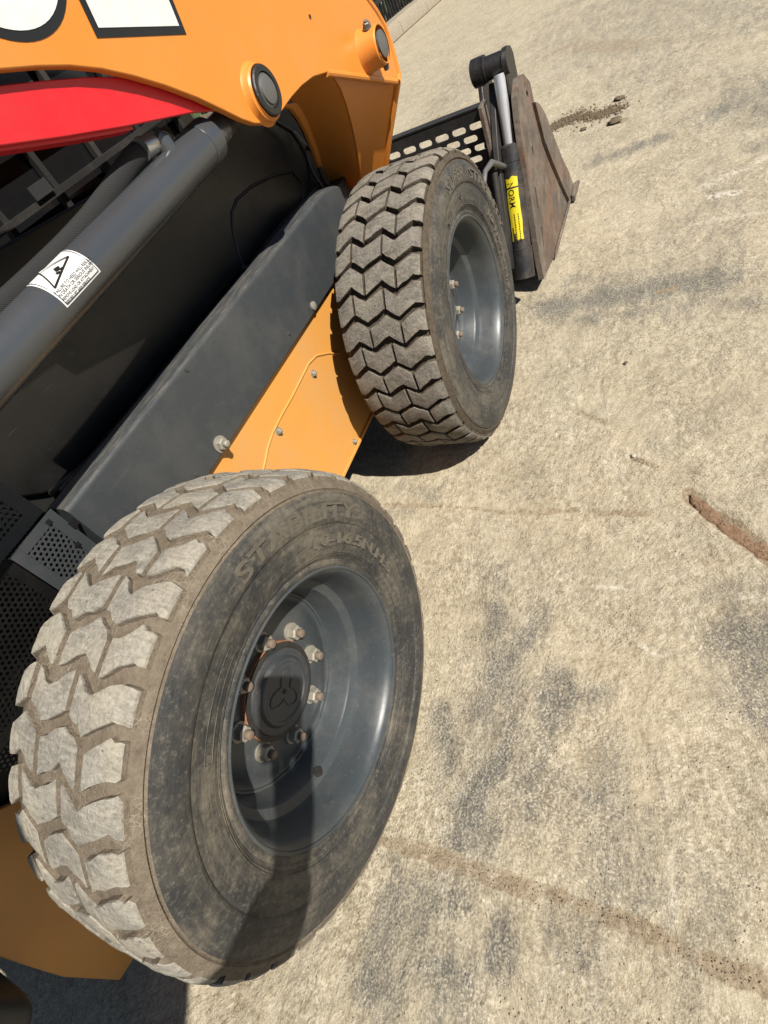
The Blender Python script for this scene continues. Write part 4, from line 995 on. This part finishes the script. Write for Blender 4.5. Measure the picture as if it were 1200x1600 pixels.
def build_person():
    Fd = Vector((.73, .68, 0)).normalized(); Rr = Vector((.68, -.73, 0)).normalized(); Zv = Vector((0, 0, 1))
    L = lambda d, r, f: CAMP + DOWN * d + RIGHT * r + FWD * f           # hand space, measured from the lens
    pelvis = Vector((-1.26, -.62, .98)); waist = Vector((-1.18, -.60, 1.10)); chest = Vector((-.98, -.565, 1.35)); neck = Vector((-.855, -.555, 1.51)); headc = Vector((-.735, -.545, 1.655))
    shR = chest + Rr * .19 + Zv * .085 + Fd * .03; shL = chest - Rr * .175 + Zv * .085
    elR = Vector((-.610, -.69, 1.20)); wrR = L(.262, .006, -.050)
    elL = Vector((-1.10, -.37, 1.15)); wrL = Vector((-1.04, -.29, .92))
    root = empty('person', (pelvis.x, pelvis.y, 0)); O = root.location.copy()
    tag(root, 'person in dark jacket, grey trousers and added shade hat, holding up a phone', 'person')
    V, E_, R_ = [], [], []
    def add(p, r, par=None):
        V.append(Vector(p) - O); R_.append(r); k = len(V) - 1
        if par is not None: E_.append((par, k))
        return k
    pv = add(pelvis, (.14, .11)); wa = add(waist, (.13, .10), pv); ch = add(chest, (.15, .11), wa); nb = add(neck - Zv * .03, .058, ch); nt = add(neck + Fd * .02 + Zv * .05, .052, nb)
    hb = add(headc - Zv * .055 + Fd * .012, .068, nt); hm = add(headc + Zv * .01, (.082, .088), hb); ht = add(headc + Zv * .085, .062, hm)
    def arm(sh, el, wr):
        a = add(sh, .062, ch); b = add(sh.lerp(el, .5), .050, a); c = add(el, .043, b); d = add(el.lerp(wr, .35), .044, c); e = add(wr, .029, d); return e
    wR = arm(shR, elR, wrR); wL = arm(shL, elL, wrL)
    for sgn in (1, -1):
        hip = add(pelvis + Rr * .10 * sgn - Zv * .06, .092, pv); kn = add(Vector((pelvis.x, pelvis.y, .50)) + Rr * .11 * sgn + Fd * .04, .062, hip); sh = add(Vector((pelvis.x, pelvis.y, .34)) + Rr * .115 * sgn, .058, kn)
        an = add(Vector((pelvis.x, pelvis.y, .09)) + Rr * .12 * sgn - Fd * .02, .040, sh); add(Vector((pelvis.x, pelvis.y, .035)) + Rr * .13 * sgn + Fd * .14, .035, an)
    # right hand closed on the lower end of the phone: palm, four fingers on the back, thumb on the screen side
    pm = add(L(.215, .006, -.036), (.034, .018), wR); pk = add(L(.180, .000, -.022), (.036, .014), pm)
    for r, tip, ln in ((.026, .085, .012), (.006, .076, .013), (-.014, .082, .013), (-.032, .098, .012)):
        k = add(L(.165, r, -.006), .0095, pk); k = add(L(.138, r * 1.05, .009), .009, k); k = add(L((.138 + tip) / 2, r * 1.08, .0105), .0082, k); add(L(tip, r * 1.08, .0075), .0070, k)
    k = add(L(.195, .030, -.040), .013, pm); k = add(L(.150, .030, -.034), .0105, k); add(L(.112, .016, -.0255), .0085, k)
    # left hand relaxed
    hd_ = (wrL - elL).normalized(); pl = add(wrL + hd_ * .05, (.034, .016), wL); pk2 = add(wrL + hd_ * .09, (.036, .013), pl)
    for q, ln in ((-.030, .075), (-.010, .088), (.010, .082), (.030, .064)):
        b = wrL + hd_ * .10 + Fd * q; k = add(b, .0095, pk2); k = add(b + hd_ * ln * .45 + Rr * .012, .0088, k); add(b + hd_ * ln * .85 + Rr * .032, .0072, k)
    k = add(wrL + hd_ * .045 + Fd * .038, .0125, pl); k = add(wrL + hd_ * .085 + Fd * .056 + Rr * .01, .0100, k); add(wrL + hd_ * .112 + Fd * .056 + Rr * .02, .0082, k)
    me = skin_mesh('body', V, E_, R_, 'skin', root, 2, pv)
    link('body', me, root)
    # face: nose, brow and ears as one piece, eyes, mouth, hair
    fm = MB()
    fc = headc - O
    fm.tube([fc + Fd * .088 + Zv * .012, fc + Fd * .103 - Zv * .012, fc + Fd * .106 - Zv * .024, fc + Fd * .090 - Zv * .034], [.008, .011, .014, .008], 10)
    for sg in (1, -1): fm.tube([fc + Rr * .080 * sg + Zv * .02, fc + Rr * .090 * sg - Fd * .008 + Zv * .005, fc + Rr * .084 * sg - Zv * .03], [.010, .017, .008], 10)
    fm.obj('nose_and_ears', 'skin', root, 60)
    for sg in (1, -1): MB().tube([fc + Fd * .076 + Rr * .032 * sg + Zv * .010, fc + Fd * .086 + Rr * .032 * sg + Zv * .010], [.012, .006], 10).obj('eye', 'white', root, 60)
    MB().tube([fc + Fd * .082 - Rr * .024 - Zv * .060, fc + Fd * .092 - Zv * .058, fc + Fd * .082 + Rr * .024 - Zv * .060], [.003, .006, .003], 8).obj('mouth', 'skin', root, 60)
    bm = bmesh.new(); bmesh.ops.create_icosphere(bm, subdivisions=4, radius=1)
    dele = [v for v in bm.verts if (v.co.dot(Fd) > .45 and v.co.z < .45) or v.co.z < -.35]
    bmesh.ops.delete(bm, geom=dele, context='VERTS')
    for v in bm.verts:
        r = 1 + .05 * noise.noise(v.co * 7); v.co = Vector((v.co.x * .098, v.co.y * .102, v.co.z * .112)) * r + fc + Zv * .028 - Fd * .006
    hm_ = bpy.data.meshes.new('hair'); bm.to_mesh(hm_); bm.free(); finish(hm_, 'hair', 60); link('hair', hm_, root)
    up_ = (Zv * .95 + Fd * .1).normalized(); hc = headc - O + Zv * .075
    u_ = up_.orthogonal().normalized(); w_ = up_.cross(u_)
    v_, f_ = [], []; prof_ = [(.178, -.012), (.150, -.004), (.110, .004), (.102, .03), (.095, .06), (.070, .085), (.0, .092)]; ng = 40
    for k in range(ng):
        a = 2 * math.pi * k / ng
        for r, h in prof_: v_.append(hc + (u_ * math.cos(a) + w_ * math.sin(a)) * (r * (1 + .02 * math.sin(3 * a))) + up_ * h)
    for k in range(ng):
        for i in range(len(prof_) - 1): f_.append((k * 7 + i, k * 7 + i + 1, ((k + 1) % ng) * 7 + i + 1, ((k + 1) % ng) * 7 + i))
    ho = MB().add(v_, f_).obj('added_shade_hat', 'trousers', root, 60); so_ = ho.modifiers.new('thick', 'SOLIDIFY'); so_.thickness = .003  # unseen hat, added so its brim shades the rear orange plate
    # clothes follow the body; collar and shoulders enlarged to shade the rear plate
    V2, E2, R2 = [], [], []
    def add2(p, r, par=None):
        V2.append(Vector(p) - O); R2.append(r); k = len(V2) - 1
        if par is not None: E2.append((par, k))
        return k
    a = add2(pelvis - Zv * .03, (.165, .135)); b = add2(waist, (.155, .125), a); c = add2(chest, (.175, .135), b); add2(neck - Zv * .02, .145, c)
    for sh, el, wr in ((shR, elR, wrR), (shL, elL, wrL)):
        k = add2(sh + Zv * .060, .118, c); k = add2(sh.lerp(el, .5), .064, k); k = add2(el, .058, k); k = add2(el.lerp(wr, .4), .056, k); add2(el.lerp(wr, .90), .044, k)
    link('jacket', skin_mesh('jacket', V2, E2, R2, 'jacket', root, 2, 0), root)
    V2, E2, R2 = [], [], []
    a = add2(pelvis, (.150, .122))
    for sgn in (1, -1):
        k = add2(pelvis + Rr * .10 * sgn - Zv * .07, .104, a); k = add2(Vector((pelvis.x, pelvis.y, .50)) + Rr * .11 * sgn + Fd * .04, .076, k); add2(Vector((pelvis.x, pelvis.y, .10)) + Rr * .12 * sgn - Fd * .02, .064, k)
    link('trousers', skin_mesh('trousers', V2, E2, R2, 'trousers', root, 2, 0), root)
    for sgn in (1, -1):
        b = Vector((pelvis.x, pelvis.y, 0)) + Rr * .125 * sgn - O
        m2 = skin_mesh('shoe', [b - Fd * .07 + Zv * .05, b + Fd * .03 + Zv * .05, b + Fd * .17 + Zv * .036], [(0, 1), (1, 2)], [.044, .046, .034], 'shoe', root, 2, 0)
        for v in m2.vertices: v.co.z = max(v.co.z, .002)
        link('shoe', m2, root)
    # the phone, a thing of its own held in the hand; its lens is where the picture is taken from
    ph = empty('phone', tuple(L(.0575, -.0205, -.010))); tag(ph, 'dark slab phone held up in the right hand', 'phone')
    def slab(w, h, t, r, cen, nm, mat, par):
        pts = []
        for cx_, cy_, a0 in ((w / 2 - r, h / 2 - r, 0), (-w / 2 + r, h / 2 - r, 90), (-w / 2 + r, -h / 2 + r, 180), (w / 2 - r, -h / 2 + r, 270)):
            for i in range(6):
                a = math.radians(a0 + 18 * i); pts.append(RIGHT * (cx_ + r * math.cos(a)) - DOWN * (cy_ + r * math.sin(a)) + cen)
        return MB().prism(pts, FWD * t).obj(nm, mat, par, 35, .0012)
    slab(.0735, .150, .0078, .010, FWD * -.004, 'phone_body', 'black', ph)
    slab(.068, .144, .0006, .008, FWD * -.0049, 'screen', 'glassdark', ph)
    lp = CAMP - Vector(ph.location)
    MB().tube([lp - FWD * .0075, lp - FWD * .0035], .007, 20).obj('lens_ring', 'black', ph, 30)
build_person()
